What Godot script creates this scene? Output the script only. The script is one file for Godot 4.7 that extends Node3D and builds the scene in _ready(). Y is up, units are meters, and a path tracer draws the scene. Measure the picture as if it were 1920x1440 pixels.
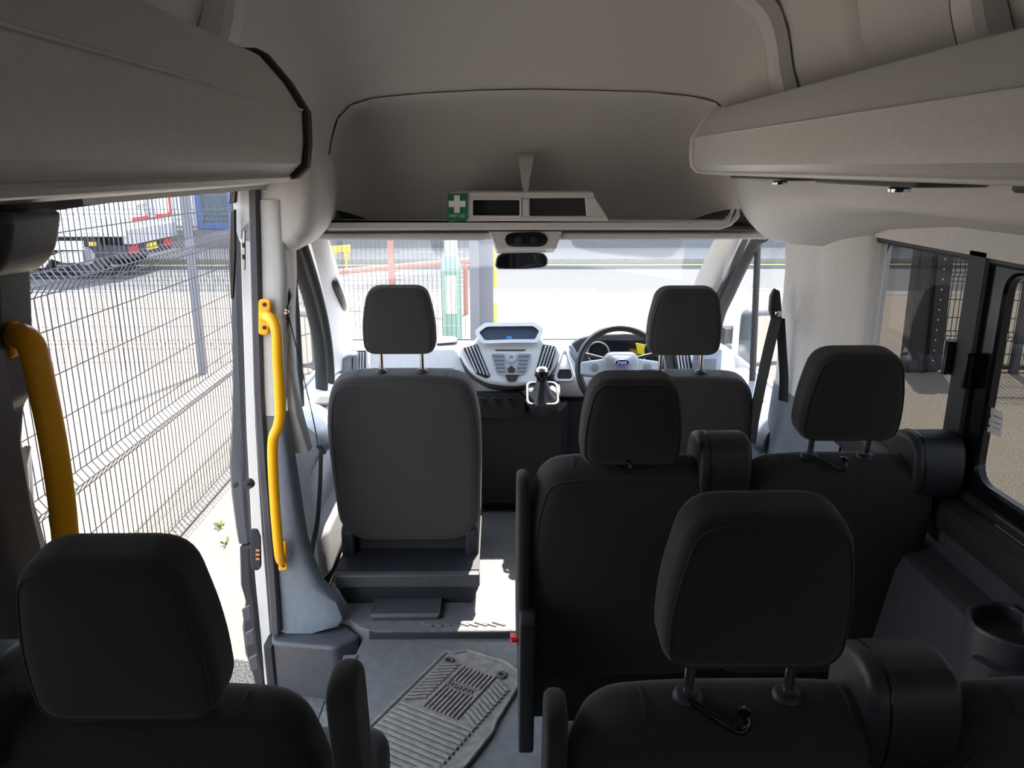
extends Node3D
# A minibus seen from its rear aisle towards the windscreen. x runs to the bus's driver side, y up from the bus floor, -z forward. Depths d are metres ahead of the camera (z = -d).

const FOCAL := 1478.0
const PITCH := 15.4
const YAW := 0.75
const EYE := Vector3(-0.15, 1.6, 0.0)
const GROUND := -0.6
var eye_basis := Basis.from_euler(Vector3(deg_to_rad(-PITCH), deg_to_rad(-YAW), 0))
var origin := {}
var taken := {}
var M := {}


class Pl:   # a plane with its own 2D axes; n points out of its front
	var o: Vector3
	var ex: Vector3
	var ey: Vector3
	var n: Vector3
	func _init(o_: Vector3, ex_: Vector3, ey_: Vector3) -> void:
		o = o_
		ex = ex_.normalized()
		ey = ey_.normalized()
		n = ex.cross(ey).normalized()
	func w(p: Vector2, t := 0.0) -> Vector3:
		return o + ex * p.x + ey * p.y + n * t


class MB:   # collects triangles; normals are smoothed below an angle
	var t := PackedVector3Array()
	func tri(a: Vector3, b: Vector3, c: Vector3) -> void:
		t.append(a)
		t.append(b)
		t.append(c)
	func quad(a: Vector3, b: Vector3, c: Vector3, d: Vector3) -> void:
		tri(a, b, c)
		tri(a, c, d)
	func outward(from: int) -> void:   # turns a closed piece the right way round
		var vol := 0.0
		var c := t[from] if t.size() > from else Vector3.ZERO
		for i in range(from, t.size(), 3):
			vol += (t[i] - c).dot((t[i + 1] - c).cross(t[i + 2] - c))
		if vol > 0:
			for i in range(from, t.size(), 3):
				var s := t[i + 1]
				t[i + 1] = t[i + 2]
				t[i + 2] = s
	func fan(r: PackedVector3Array) -> void:
		var c := Vector3.ZERO
		for p in r:
			c += p
		c /= r.size()
		for j in r.size():
			tri(c, r[j], r[(j + 1) % r.size()])
	func skin(rings: Array, closed := true) -> void:
		for i in rings.size() - 1:
			var a: PackedVector3Array = rings[i]
			var b: PackedVector3Array = rings[i + 1]
			var n := a.size()
			for j in (n if closed else n - 1):
				quad(a[j], a[(j + 1) % n], b[(j + 1) % n], b[j])
	func loft(rings: Array) -> void:
		var from := t.size()
		skin(rings)
		var r0: PackedVector3Array = rings[0].duplicate()
		r0.reverse()
		fan(r0)
		fan(rings[-1])
		outward(from)
	func thick_sheet(rows: Array, by: Callable) -> void:   # rows of points; by(point, i, j) gives the far side
		var from := t.size()
		var back := []
		for i in rows.size():
			var r := PackedVector3Array()
			for j in rows[i].size():
				r.append(by.call(rows[i][j], i, j))
			back.append(r)
		var rings := []
		for i in rows.size():
			var r: PackedVector3Array = rows[i].duplicate()
			var b: PackedVector3Array = back[i].duplicate()
			b.reverse()
			r.append_array(b)
			rings.append(r)
		skin(rings)
		for e in [0, rows.size() - 1]:
			for j in rows[e].size() - 1:
				if e == 0:
					quad(rows[e][j + 1], rows[e][j], back[e][j], back[e][j + 1])
				else:
					quad(rows[e][j], rows[e][j + 1], back[e][j + 1], back[e][j])
		outward(from)
	func box(c: Vector3, s: Vector3, b := 0.004, bs := Basis()) -> void:
		var h := s / 2
		b = minf(b, minf(h.x, minf(h.y, h.z)) * 0.9)
		var pl := Pl.new(c - bs.z * h.z, bs.x, bs.y)
		slab(pl, PackedVector2Array([Vector2(-h.x, -h.y), Vector2(h.x, -h.y), Vector2(h.x, h.y), Vector2(-h.x, h.y)]), s.z, 0.0, b)
	func box2(a: Vector3, b: Vector3, r := 0.004) -> void:
		box((a + b) / 2, (a - b).abs(), r)
	func inset(poly: PackedVector2Array, r: float) -> PackedVector2Array:
		var out := PackedVector2Array()
		var n := poly.size()
		for i in n:
			var a := (poly[i] - poly[(i + n - 1) % n]).normalized()
			var b := (poly[(i + 1) % n] - poly[i]).normalized()
			var m := Vector2(-a.y - b.y, a.x + b.x)
			var l := m.length_squared()
			out.append(poly[i] + (m * (2.0 / maxf(l, 0.6)) * r if l > 1e-6 else Vector2.ZERO))
		return out
	func slab(pl: Pl, poly: PackedVector2Array, t0: float, t1: float, b := 0.0, soft := 1) -> void:   # a prism from height t0 down to t1 over the plane, edges chamfered or rounded
		poly = ccw(poly)
		var from := t.size()
		var rings := []
		if t0 < t1:
			var s := t0
			t0 = t1
			t1 = s
		if b > 0:
			for k in soft + 1:
				var a := PI / 2 * (1.0 - float(k) / soft)
				rings.append(lift(pl, inset(poly, b * (1 - cos(a))), t0 - b + b * sin(a)))
			for k in soft + 1:
				var a := PI / 2 * float(k) / soft
				rings.append(lift(pl, inset(poly, b * (1 - cos(a))), t1 + b - b * sin(a)))
		else:
			rings = [lift(pl, poly, t0), lift(pl, poly, t1)]
		skin(rings)
		var idx := Geometry2D.triangulate_polygon(poly)
		for i in range(0, idx.size(), 3):
			var left := (poly[idx[i + 1]] - poly[idx[i]]).cross(poly[idx[i + 2]] - poly[idx[i]]) > 0
			var k := i + (1 if left else 2)
			var l := i + (2 if left else 1)
			tri(rings[0][idx[i]], rings[0][idx[l]], rings[0][idx[k]])
			tri(rings[-1][idx[i]], rings[-1][idx[k]], rings[-1][idx[l]])
		outward(from)
	func frame(pl: Pl, outer: PackedVector2Array, inner: PackedVector2Array, t0: float, t1: float, b := 0.0) -> void:   # a ring between two outlines of as many points
		var from := t.size()
		var rings := []
		if b > 0:
			rings = [lift(pl, inset(outer, b), t0), lift(pl, outer, t0 - b), lift(pl, outer, t1), lift(pl, inner, t1), lift(pl, inner, t0 - b), lift(pl, inset(inner, -b), t0)]
		else:
			rings = [lift(pl, outer, t0), lift(pl, outer, t1), lift(pl, inner, t1), lift(pl, inner, t0)]
		rings.append(rings[0])
		skin(rings)
		outward(from)
	func lift(pl: Pl, p: PackedVector2Array, h: float) -> PackedVector3Array:
		var r := PackedVector3Array()
		for q in p:
			r.append(pl.w(q, h))
		return r
	static func ccw(p: PackedVector2Array) -> PackedVector2Array:
		var a := 0.0
		for i in p.size():
			a += p[i].cross(p[(i + 1) % p.size()])
		if a < 0:
			p = p.duplicate()
			p.reverse()
		return p
	func pillow(pl: Pl, poly: PackedVector2Array, depth: float, r: float, front := 0.01, back := 0.01) -> void:   # an upholstered pad: plane is its middle, both faces domed
		poly = ccw(poly)
		var from := t.size()
		var c := Vector2.ZERO
		for p in poly:
			c += p
		c /= poly.size()
		var rings := []
		var h := depth / 2
		for side in [1.0, -1.0]:
			var rows := []
			var dome: float = front if side > 0 else back
			var rim := inset(poly, r)
			for s in [0.03, 0.3, 0.55, 0.78, 0.92]:
				var q := PackedVector2Array()
				for p in rim:
					q.append(c + (p - c) * s)
				rows.append(lift(pl, q, side * (h + dome * (1 - s * s))))
			for k in 6:
				var a := PI / 2 * (1.0 - k / 5.0)
				rows.append(lift(pl, inset(poly, r * (1 - cos(a))), side * (h - r + r * sin(a))))
			if side < 0:
				rows.reverse()
			rings.append_array(rows)
		skin(rings)
		var r0: PackedVector3Array = rings[0].duplicate()
		r0.reverse()
		fan(r0)
		fan(rings[-1])
		outward(from)
	func tube(path: PackedVector3Array, r: float, n := 10, flat := Vector2(1, 1), up := Vector3.ZERO) -> void:
		var from := t.size()
		var rings := []
		var d0 := (path[1] - path[0]).normalized()
		var side := up if up != Vector3.ZERO else (Vector3.UP if absf(d0.y) < 0.9 else Vector3.RIGHT)
		side = (side - d0 * side.dot(d0)).normalized()
		for i in path.size():
			var d := (path[mini(i + 1, path.size() - 1)] - path[maxi(i - 1, 0)]).normalized()
			side = ((up if up != Vector3.ZERO else side) - d * (up if up != Vector3.ZERO else side).dot(d)).normalized()
			var other := d.cross(side)
			var q := PackedVector3Array()
			for k in n:
				var a := TAU * k / n
				q.append(path[i] + (side * cos(a) * flat.x + other * sin(a) * flat.y) * r)
			rings.append(q)
		loft_from(rings, from)
	func loft_from(rings: Array, from: int) -> void:
		skin(rings)
		var r0: PackedVector3Array = rings[0].duplicate()
		r0.reverse()
		fan(r0)
		fan(rings[-1])
		outward(from)
	func band(path: PackedVector3Array, width: Vector3, thick: float) -> void:   # a strap: width is the vector across it
		var from := t.size()
		var rings := []
		for i in path.size():
			var d := (path[mini(i + 1, path.size() - 1)] - path[maxi(i - 1, 0)]).normalized()
			var wv := width
			var nn := d.cross(wv).normalized() * thick / 2
			rings.append(PackedVector3Array([path[i] - wv / 2 - nn, path[i] + wv / 2 - nn, path[i] + wv / 2 + nn, path[i] - wv / 2 + nn]))
		loft_from(rings, from)
	func lathe(profile: Array, at: Vector3, axis: Vector3, n := 20) -> void:   # profile of (radius, height along axis)
		var from := t.size()
		axis = axis.normalized()
		var s := (Vector3.RIGHT if absf(axis.x) < 0.8 else Vector3.UP)
		s = (s - axis * s.dot(axis)).normalized()
		var o := axis.cross(s)
		var rings := []
		for p in profile:
			var q := PackedVector3Array()
			for k in n:
				var a := TAU * k / n
				q.append(at + axis * p[1] + (s * cos(a) + o * sin(a)) * maxf(p[0], 0.0001))
			rings.append(q)
		loft_from(rings, from)
	func torus(at: Vector3, axis: Vector3, radius: float, r: float, n := 40, m := 10, from_a := 0.0, to_a := TAU) -> void:
		var path := PackedVector3Array()
		axis = axis.normalized()
		var s := (Vector3.RIGHT - axis * axis.x).normalized()
		var o := axis.cross(s)
		var rings := []
		var from := t.size()
		for i in n + 1:
			var a := from_a + (to_a - from_a) * i / n
			var dir := s * cos(a) + o * sin(a)
			var q := PackedVector3Array()
			for k in m:
				var b := TAU * k / m
				q.append(at + dir * (radius + r * cos(b)) + axis * r * sin(b))
			rings.append(q)
		skin(rings)
		outward(from)
	func wire(a: Vector3, b: Vector3, r: float) -> void:   # a thin three-sided rod, open at the ends
		var d := (b - a).normalized()
		var s := (Vector3.UP if absf(d.y) < 0.8 else Vector3.RIGHT).cross(d).normalized() * r
		var o := d.cross(s)
		var p := [s, s * -0.5 + o * 0.87, s * -0.5 - o * 0.87]
		for k in 3:
			quad(a + p[k], b + p[k], b + p[(k + 1) % 3], a + p[(k + 1) % 3])
	func mesh(at: Vector3, angle := 40.0) -> ArrayMesh:
		var n := t.size() / 3
		var fn := PackedVector3Array()
		var un := PackedVector3Array()
		fn.resize(n)
		un.resize(n)
		var near := {}
		for f in n:
			var c := (t[f * 3 + 2] - t[f * 3]).cross(t[f * 3 + 1] - t[f * 3])
			fn[f] = c
			un[f] = c.normalized()
			for k in 3:
				var key := Vector3i((t[f * 3 + k] * 10000.0).round())
				if near.has(key):
					near[key].append(f)
				else:
					near[key] = [f]
		var cosa := cos(deg_to_rad(angle))
		var vs := PackedVector3Array()
		var ns := PackedVector3Array()
		for f in n:
			if fn[f].length_squared() < 1e-16:
				continue
			for k in 3:
				var s := Vector3.ZERO
				for g in near[Vector3i((t[f * 3 + k] * 10000.0).round())]:
					if un[g].dot(un[f]) > cosa:
						s += fn[g]
				vs.append(t[f * 3 + k] - at)
				ns.append(s.normalized())
		var a := []
		a.resize(Mesh.ARRAY_MAX)
		a[Mesh.ARRAY_VERTEX] = vs
		a[Mesh.ARRAY_NORMAL] = ns
		var m := ArrayMesh.new()
		m.add_surface_from_arrays(Mesh.PRIMITIVE_TRIANGLES, a)
		return m
	func floor_of() -> Vector3:
		var lo := t[0]
		var hi := t[0]
		for p in t:
			lo = lo.min(p)
			hi = hi.max(p)
		return Vector3((lo.x + hi.x) / 2, lo.y, (lo.z + hi.z) / 2)


# ---- pixels of the 1920 x 1440 frame to places on planes
func ray(u: float, v: float) -> Vector3:
	return eye_basis * Vector3((u - 960.0) / FOCAL, -(v - 720.0) / FOCAL, -1.0)

func at_z(u: float, v: float, d: float) -> Vector3:
	var r := ray(u, v)
	return EYE + r * (-d - EYE.z) / r.z

func at_x(u: float, v: float, x: float) -> Vector3:
	var r := ray(u, v)
	return EYE + r * (x - EYE.x) / r.x

func at_y(u: float, v: float, y: float) -> Vector3:
	var r := ray(u, v)
	return EYE + r * (y - EYE.y) / r.y

func facing(d: float) -> Pl:
	return Pl.new(Vector3(0, 0, -d), Vector3.RIGHT, Vector3.UP)

func level(y: float) -> Pl:
	return Pl.new(Vector3(0, y, 0), Vector3.RIGHT, Vector3.FORWARD)

func leaning(o: Vector3, degrees: float) -> Pl:   # faces the camera, its top leaning away by that angle
	var a := deg_to_rad(degrees)
	return Pl.new(o, Vector3.RIGHT, Vector3(0, cos(a), -sin(a)))

func side_plane(x: float, towards: float) -> Pl:   # upright plane across x, front towards +x or -x; its 2D x runs forward (depth) or back
	return Pl.new(Vector3(x, 0, 0), Vector3(0, 0, -towards), Vector3.UP)

func px(pl: Pl, uv: Array, r := 0.0, steps := 4) -> PackedVector2Array:   # an outline given in pixels, on a plane, with rounded corners
	var out := PackedVector2Array()
	for i in range(0, uv.size(), 2):
		var d := ray(uv[i], uv[i + 1])
		var p := EYE + d * ((pl.o - EYE).dot(pl.n) / d.dot(pl.n)) - pl.o
		out.append(Vector2(p.dot(pl.ex), p.dot(pl.ey)))
	return rounded(out, r, steps) if r > 0 else out

func rounded(p: PackedVector2Array, r: float, steps := 4) -> PackedVector2Array:
	var out := PackedVector2Array()
	var n := p.size()
	for i in n:
		var a := p[(i + n - 1) % n] - p[i]
		var b := p[(i + 1) % n] - p[i]
		var k := minf(r, minf(a.length(), b.length()) * 0.48)
		var s := p[i] + a.normalized() * k
		var e := p[i] + b.normalized() * k
		for j in steps + 1:
			var q := float(j) / steps
			out.append(s.lerp(p[i], q).lerp(p[i].lerp(e, q), q))
	return out

func rect(x0: float, y0: float, x1: float, y1: float, r := 0.0, steps := 4) -> PackedVector2Array:
	var p := PackedVector2Array([Vector2(x0, y0), Vector2(x1, y0), Vector2(x1, y1), Vector2(x0, y1)])
	return rounded(p, r, steps) if r > 0 else p

func ellipse(c: Vector2, a: float, b: float, n := 28) -> PackedVector2Array:
	var p := PackedVector2Array()
	for i in n:
		p.append(c + Vector2(cos(TAU * i / n) * a, sin(TAU * i / n) * b))
	return p

func smooth_path(pts: Array, per := 8) -> PackedVector3Array:   # Catmull-Rom through the points
	var out := PackedVector3Array()
	for i in pts.size() - 1:
		var p0: Vector3 = pts[maxi(i - 1, 0)]
		var p1: Vector3 = pts[i]
		var p2: Vector3 = pts[i + 1]
		var p3: Vector3 = pts[mini(i + 2, pts.size() - 1)]
		for k in per:
			out.append(p1.cubic_interpolate(p2, p0, p3, float(k) / per))
	out.append(pts[-1])
	return out


# ---- things, parts and the setting
func numbered(called: String) -> String:
	taken[called] = taken.get(called, -1) + 1
	return called if taken[called] == 0 else "%s_%03d" % [called, taken[called]]

func tag(o: Node3D, label: String, category: String, group := "", kind := "") -> void:
	o.set_meta("label", label)
	if category:
		o.set_meta("category", category)
	if group:
		o.set_meta("group", group)
	if kind:
		o.set_meta("kind", kind)

func thing(called: String, label: String, category: String, base: Vector3, group := "") -> Node3D:
	var o := Node3D.new()
	o.name = numbered(called)
	add_child(o)
	o.position = base
	origin[o] = base
	tag(o, label, category, group)
	return o

func part(parent: Node3D, called: String, mb: MB, m: Material, angle := 40.0, label := "") -> MeshInstance3D:
	var o := MeshInstance3D.new()
	o.name = called
	o.mesh = mb.mesh(origin[parent], angle)
	o.material_override = m
	parent.add_child(o, true)
	origin[o] = origin[parent]
	if label:
		o.set_meta("label", label)
	return o

func single(called: String, label: String, category: String, mb: MB, m: Material, group := "", angle := 40.0) -> MeshInstance3D:
	var o := MeshInstance3D.new()
	o.name = numbered(called)
	var base := mb.floor_of()
	o.mesh = mb.mesh(base, angle)
	o.material_override = m
	o.position = base
	add_child(o)
	origin[o] = base
	tag(o, label, category, group)
	return o

func structure(called: String, label: String, category: String, mb: MB, m: Material, angle := 40.0) -> MeshInstance3D:
	var o := single(called, label, category, mb, m, "", angle)
	o.set_meta("kind", "structure")
	return o

func lettering(parent: Node3D, called: String, text: String, at: Vector3, bs: Basis, size: float, m: Material, font_name := "Droid Sans", thick := 0.001) -> void:
	var tm := TextMesh.new()
	var f := SystemFont.new()
	f.font_names = PackedStringArray([font_name])
	tm.font = f
	tm.text = text
	tm.font_size = 32
	tm.pixel_size = size / 32.0
	tm.depth = thick
	tm.curve_step = 4.0
	var o := MeshInstance3D.new()
	o.name = called
	o.mesh = tm
	o.material_override = m
	parent.add_child(o, true)
	o.transform = Transform3D(bs, at - origin[parent])


# ---- materials
func noise_tex(sd: int, freq: float, a: Color, b: Color, size := 512, lo := 0.25, hi := 0.75, kind := FastNoiseLite.TYPE_SIMPLEX_SMOOTH, oct := 4) -> NoiseTexture2D:
	var n := FastNoiseLite.new()
	n.seed = sd
	n.noise_type = kind
	n.frequency = freq
	n.fractal_octaves = oct
	var t := NoiseTexture2D.new()
	t.width = size
	t.height = size
	t.seamless = true
	t.noise = n
	var g := Gradient.new()
	g.offsets = PackedFloat32Array([lo, hi])
	g.colors = PackedColorArray([a, b])
	t.color_ramp = g
	return t

func bump_tex(sd: int, freq: float, strength: float, size := 512, oct := 3, kind := FastNoiseLite.TYPE_SIMPLEX_SMOOTH) -> NoiseTexture2D:
	var n := FastNoiseLite.new()
	n.seed = sd
	n.noise_type = kind
	n.frequency = freq
	n.fractal_octaves = oct
	var t := NoiseTexture2D.new()
	t.width = size
	t.height = size
	t.seamless = true
	t.noise = n
	t.as_normal_map = true
	t.bump_strength = strength
	return t

func mat(called: String, c: Color, rough := 0.6, metal := 0.0, spec := 0.5) -> StandardMaterial3D:
	var m := StandardMaterial3D.new()
	m.resource_name = called
	m.albedo_color = c
	m.roughness = rough
	m.metallic = metal
	m.metallic_specular = spec
	M[called] = m
	return m

func textured(called: String, tex: Texture2D, tile: float, rough := 0.8, normal: Texture2D = null, depth := 1.0, spec := 0.5) -> StandardMaterial3D:
	var m := mat(called, Color.WHITE, rough, 0.0, spec)
	m.albedo_texture = tex
	m.uv1_triplanar = true
	m.uv1_world_triplanar = true
	m.uv1_scale = Vector3.ONE / tile
	if normal:
		m.normal_enabled = true
		m.normal_texture = normal
		m.normal_scale = depth
	return m

func c8(r: int, g: int, b: int, a := 255) -> Color:
	return Color8(r, g, b, a)

func materials() -> void:
	textured("headliner", noise_tex(3, 0.06, c8(200, 198, 195), c8(208, 206, 203)), 0.35, 0.95, bump_tex(4, 0.12, 1.5), 0.35, 0.2)
	textured("trim_light", noise_tex(5, 0.03, c8(208, 206, 204), c8(213, 211, 209)), 0.5, 0.55, bump_tex(6, 0.25, 1.0), 0.2)
	textured("locker", noise_tex(7, 0.03, c8(200, 199, 196), c8(205, 204, 201)), 0.5, 0.42, bump_tex(6, 0.25, 1.0), 0.15)
	textured("trim_grey", noise_tex(8, 0.03, c8(112, 120, 130), c8(118, 126, 136)), 0.5, 0.5, bump_tex(6, 0.25, 1.0), 0.25)
	textured("trim_dark", noise_tex(9, 0.03, c8(68, 69, 73), c8(74, 75, 79)), 0.5, 0.48, bump_tex(6, 0.25, 1.0), 0.25)
	textured("trim_charcoal", noise_tex(28, 0.03, c8(66, 67, 71), c8(72, 73, 77)), 0.5, 0.45, bump_tex(6, 0.25, 1.0), 0.25)
	textured("black_plastic", noise_tex(10, 0.03, c8(35, 37, 40), c8(40, 42, 45)), 0.5, 0.5, bump_tex(6, 0.25, 1.0), 0.2)
	mat("gloss_black", c8(18, 20, 24), 0.15)
	mat("rubber", c8(42, 43, 46), 0.75)
	mat("rubber_pale", c8(70, 70, 76), 0.6)
	textured("fabric", noise_tex(11, 0.35, c8(44, 43, 43), c8(66, 63, 62), 512, 0.3, 0.7, FastNoiseLite.TYPE_SIMPLEX, 2), 0.12, 0.95, bump_tex(12, 0.3, 3.0), 0.5, 0.25)
	textured("fabric_back", noise_tex(13, 0.35, c8(54, 51, 52), c8(76, 72, 73), 512, 0.3, 0.7, FastNoiseLite.TYPE_SIMPLEX, 2), 0.12, 0.9, bump_tex(12, 0.3, 3.0), 0.5, 0.3)
	for f in ["fabric", "fabric_back"]:
		M[f].rim_enabled = true
		M[f].rim = 0.35
		M[f].rim_tint = 0.6
	textured("vinyl_floor", noise_tex(14, 0.02, c8(96, 96, 97), c8(106, 105, 104), 512, 0.3, 0.7, FastNoiseLite.TYPE_SIMPLEX_SMOOTH, 6), 0.6, 0.5, bump_tex(15, 0.2, 2.0), 0.4)
	textured("step_rubber", noise_tex(16, 0.03, c8(86, 86, 88), c8(104, 101, 98), 512, 0.3, 0.7, FastNoiseLite.TYPE_SIMPLEX_SMOOTH, 5), 0.4, 0.65, bump_tex(15, 0.2, 2.0), 0.4)
	textured("mat_rubber", noise_tex(17, 0.02, c8(112, 107, 102), c8(134, 127, 119), 512, 0.25, 0.7, FastNoiseLite.TYPE_SIMPLEX_SMOOTH, 6), 0.4, 0.6, bump_tex(15, 0.2, 2.0), 0.3)
	textured("dash", noise_tex(18, 0.03, c8(206, 209, 214), c8(212, 215, 220)), 0.5, 0.45, bump_tex(6, 0.25, 1.0), 0.2)
	mat("dash_silver", c8(206, 210, 217), 0.34, 0.2)
	mat("button_grey", c8(128, 134, 144), 0.4, 0.2)
	mat("chrome", c8(205, 205, 208), 0.15, 1.0)
	mat("steel", c8(150, 148, 145), 0.35, 1.0)
	mat("silver_plastic", c8(178, 186, 198), 0.35, 0.2)
	mat("body_white", c8(216, 212, 209), 0.35)
	mat("yellow", c8(250, 176, 8), 0.35)
	mat("yellow_paper", c8(250, 222, 30), 0.7)
	mat("sign_green", c8(0, 112, 62), 0.5)
	mat("white_print", c8(240, 235, 238), 0.6)
	mat("black_print", c8(25, 25, 28), 0.6)
	mat("orange_print", c8(225, 150, 80), 0.6)
	mat("red_plastic", c8(215, 30, 35), 0.35)
	mat("emblem_blue", c8(18, 52, 130), 0.25)
	mat("screen_glass", c8(56, 70, 90), 0.2)
	mat("screen_blue", c8(60, 120, 190), 0.5)
	mat("mirror", c8(200, 205, 210), 0.03, 1.0)
	textured("leather", noise_tex(19, 0.05, c8(26, 27, 30), c8(34, 35, 38)), 0.2, 0.38, bump_tex(20, 0.1, 2.0), 0.5)
	mat("belt", c8(34, 35, 38), 0.7)
	glass("windscreen_glass", c8(170, 180, 180, 4))
	glass("door_glass", c8(150, 185, 182, 10))
	glass("tinted_glass", c8(10, 12, 12, 158))
	# outside
	textured("gravel", noise_tex(21, 0.08, c8(106, 98, 88), c8(152, 143, 131), 1024, 0.2, 0.75, FastNoiseLite.TYPE_SIMPLEX, 5), 1.6, 0.95, bump_tex(22, 0.1, 6.0, 1024), 0.8, 0.2)
	textured("pavement", noise_tex(23, 0.05, c8(112, 110, 106), c8(126, 123, 118), 512, 0.3, 0.7), 1.5, 0.95)
	textured("asphalt", noise_tex(24, 0.15, c8(62, 65, 68), c8(74, 76, 79), 512, 0.3, 0.7), 1.2, 0.92)
	mat("road_white", c8(232, 232, 228), 0.8)
	mat("road_yellow", c8(240, 205, 90), 0.8)
	textured("painted_brick", noise_tex(25, 0.04, c8(176, 178, 182), c8(192, 193, 196)), 1.5, 0.9)
	textured("stone_wall", noise_tex(26, 0.06, c8(84, 85, 88), c8(106, 107, 108)), 1.0, 0.95)
	mat("window_blue", c8(58, 82, 138), 0.5)
	mat("window_pane", c8(72, 88, 98), 0.12)
	mat("fence_green", c8(62, 62, 70), 0.4, 0.3)
	mat("post_grey", c8(96, 98, 108), 0.55)
	mat("post_dark", c8(46, 44, 44), 0.6)
	mat("rust", c8(150, 104, 92), 0.8)
	mat("lamp_paint", c8(196, 206, 190), 0.6)
	mat("lamp_base", c8(120, 150, 140), 0.6)
	mat("lime", c8(196, 214, 90), 0.7)
	mat("orange", c8(240, 160, 60), 0.6)
	mat("truck_white", c8(236, 236, 232), 0.45)
	mat("truck_grey", c8(150, 150, 156), 0.5)
	mat("truck_dark", c8(42, 43, 48), 0.7)
	mat("truck_skirt", c8(196, 190, 180), 0.6)
	mat("lamp_red", c8(220, 40, 45), 0.3)
	mat("lamp_amber", c8(245, 150, 40), 0.3)
	textured("weed", noise_tex(27, 0.1, c8(86, 110, 50), c8(120, 140, 74)), 0.2, 0.8)

func glass(called: String, c: Color) -> void:
	var m := mat(called, c, 0.02, 0.0, 0.22)
	m.transparency = BaseMaterial3D.TRANSPARENCY_ALPHA


func _ready() -> void:
	# camera, sky, sun, exposure
	var cam := Camera3D.new()
	cam.name = "camera"
	cam.keep_aspect = Camera3D.KEEP_HEIGHT
	cam.fov = rad_to_deg(2.0 * atan(720.0 / FOCAL))
	cam.near = 0.02
	cam.far = 200.0
	add_child(cam)
	cam.transform = Transform3D(eye_basis, EYE)
	cam.current = true
	var env := Environment.new()
	env.background_mode = Environment.BG_SKY
	var sm := ProceduralSkyMaterial.new()
	sm.sky_top_color = Color(0.74, 0.80, 0.88)
	sm.sky_horizon_color = Color(0.93, 0.94, 0.95)
	sm.ground_horizon_color = Color(0.80, 0.78, 0.74)
	sm.ground_bottom_color = Color(0.55, 0.53, 0.50)
	sm.energy_multiplier = 1.0
	var sky := Sky.new()
	sky.sky_material = sm
	env.sky = sky
	env.background_energy_multiplier = 3.3
	env.tonemap_mode = Environment.TONE_MAPPER_LINEAR
	env.tonemap_exposure = 1.95
	env.sdfgi_enabled = true
	env.ssao_enabled = true
	env.ssil_enabled = true
	var we := WorldEnvironment.new()
	we.name = "environment"
	we.environment = env
	add_child(we)
	var sun := DirectionalLight3D.new()
	sun.name = "sun"
	sun.light_energy = 3.5
	sun.light_color = Color(1.0, 0.96, 0.9)
	sun.light_angular_distance = 0.6
	sun.shadow_enabled = true
	add_child(sun)
	sun.look_at_from_position(Vector3.ZERO, Vector3(-0.14, -0.86, 0.49), Vector3.UP)

	materials()
	shell()
	locker(-1.0, 1.42, "grey overhead luggage locker with a black edged end, above the sliding door side")
	locker(1.0, 2.72, "long cream overhead luggage locker along the driver side wall")
	windows()
	pillar(-1.0)
	pillar(1.0)
	outside()
	dashboard()
	steering_wheel()
	header()
	seats()
	belts()
	grab_rails()
	floor_mat()


# ---- the bus body
const ROOF := [[0.9, 1.56], [0.885, 1.61], [0.83, 1.7], [0.755, 1.79], [0.705, 1.9], [0.685, 2.02], [0.65, 2.13], [0.54, 2.22], [0.3, 2.27], [0.0, 2.28]]

func roof_row(d: float) -> PackedVector3Array:   # cross-section of the lining: upright at the back, drawn in to the arch over the cab
	var r := PackedVector3Array()
	for i in ROOF.size():
		r.append(Vector3(-ROOF[i][0], ROOF[i][1], -d))
	for i in range(ROOF.size() - 2, -1, -1):
		r.append(Vector3(ROOF[i][0], ROOF[i][1], -d))
	if d > 1.4:
		var k := pow((d - 1.4) / (2.78 - 1.4), 5.0)
		var b := cap_border()
		for j in r.size():
			r[j] = Vector3(lerpf(r[j].x, b[j].x, k), lerpf(r[j].y, b[j].y, k), -d)
	return r

func cap_border(inset := 0.0) -> PackedVector3Array:   # the arch where the roof lining meets the recess over the cab
	var uv := [603, 392, 607, 350, 614, 300, 622, 255, 632, 222, 655, 197, 700, 183, 790, 174, 900, 168, 1000, 166, 1110, 168, 1220, 172, 1300, 180, 1345, 192, 1368, 222, 1378, 262, 1384, 310, 1388, 350, 1392, 392]
	var r := PackedVector3Array()
	for i in range(0, uv.size(), 2):
		var p := at_z(uv[i], uv[i + 1], 2.78)
		var c := Vector3(-0.03, 1.5, -2.78)
		r.append(p + (c - p).normalized() * inset)
	return r

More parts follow.
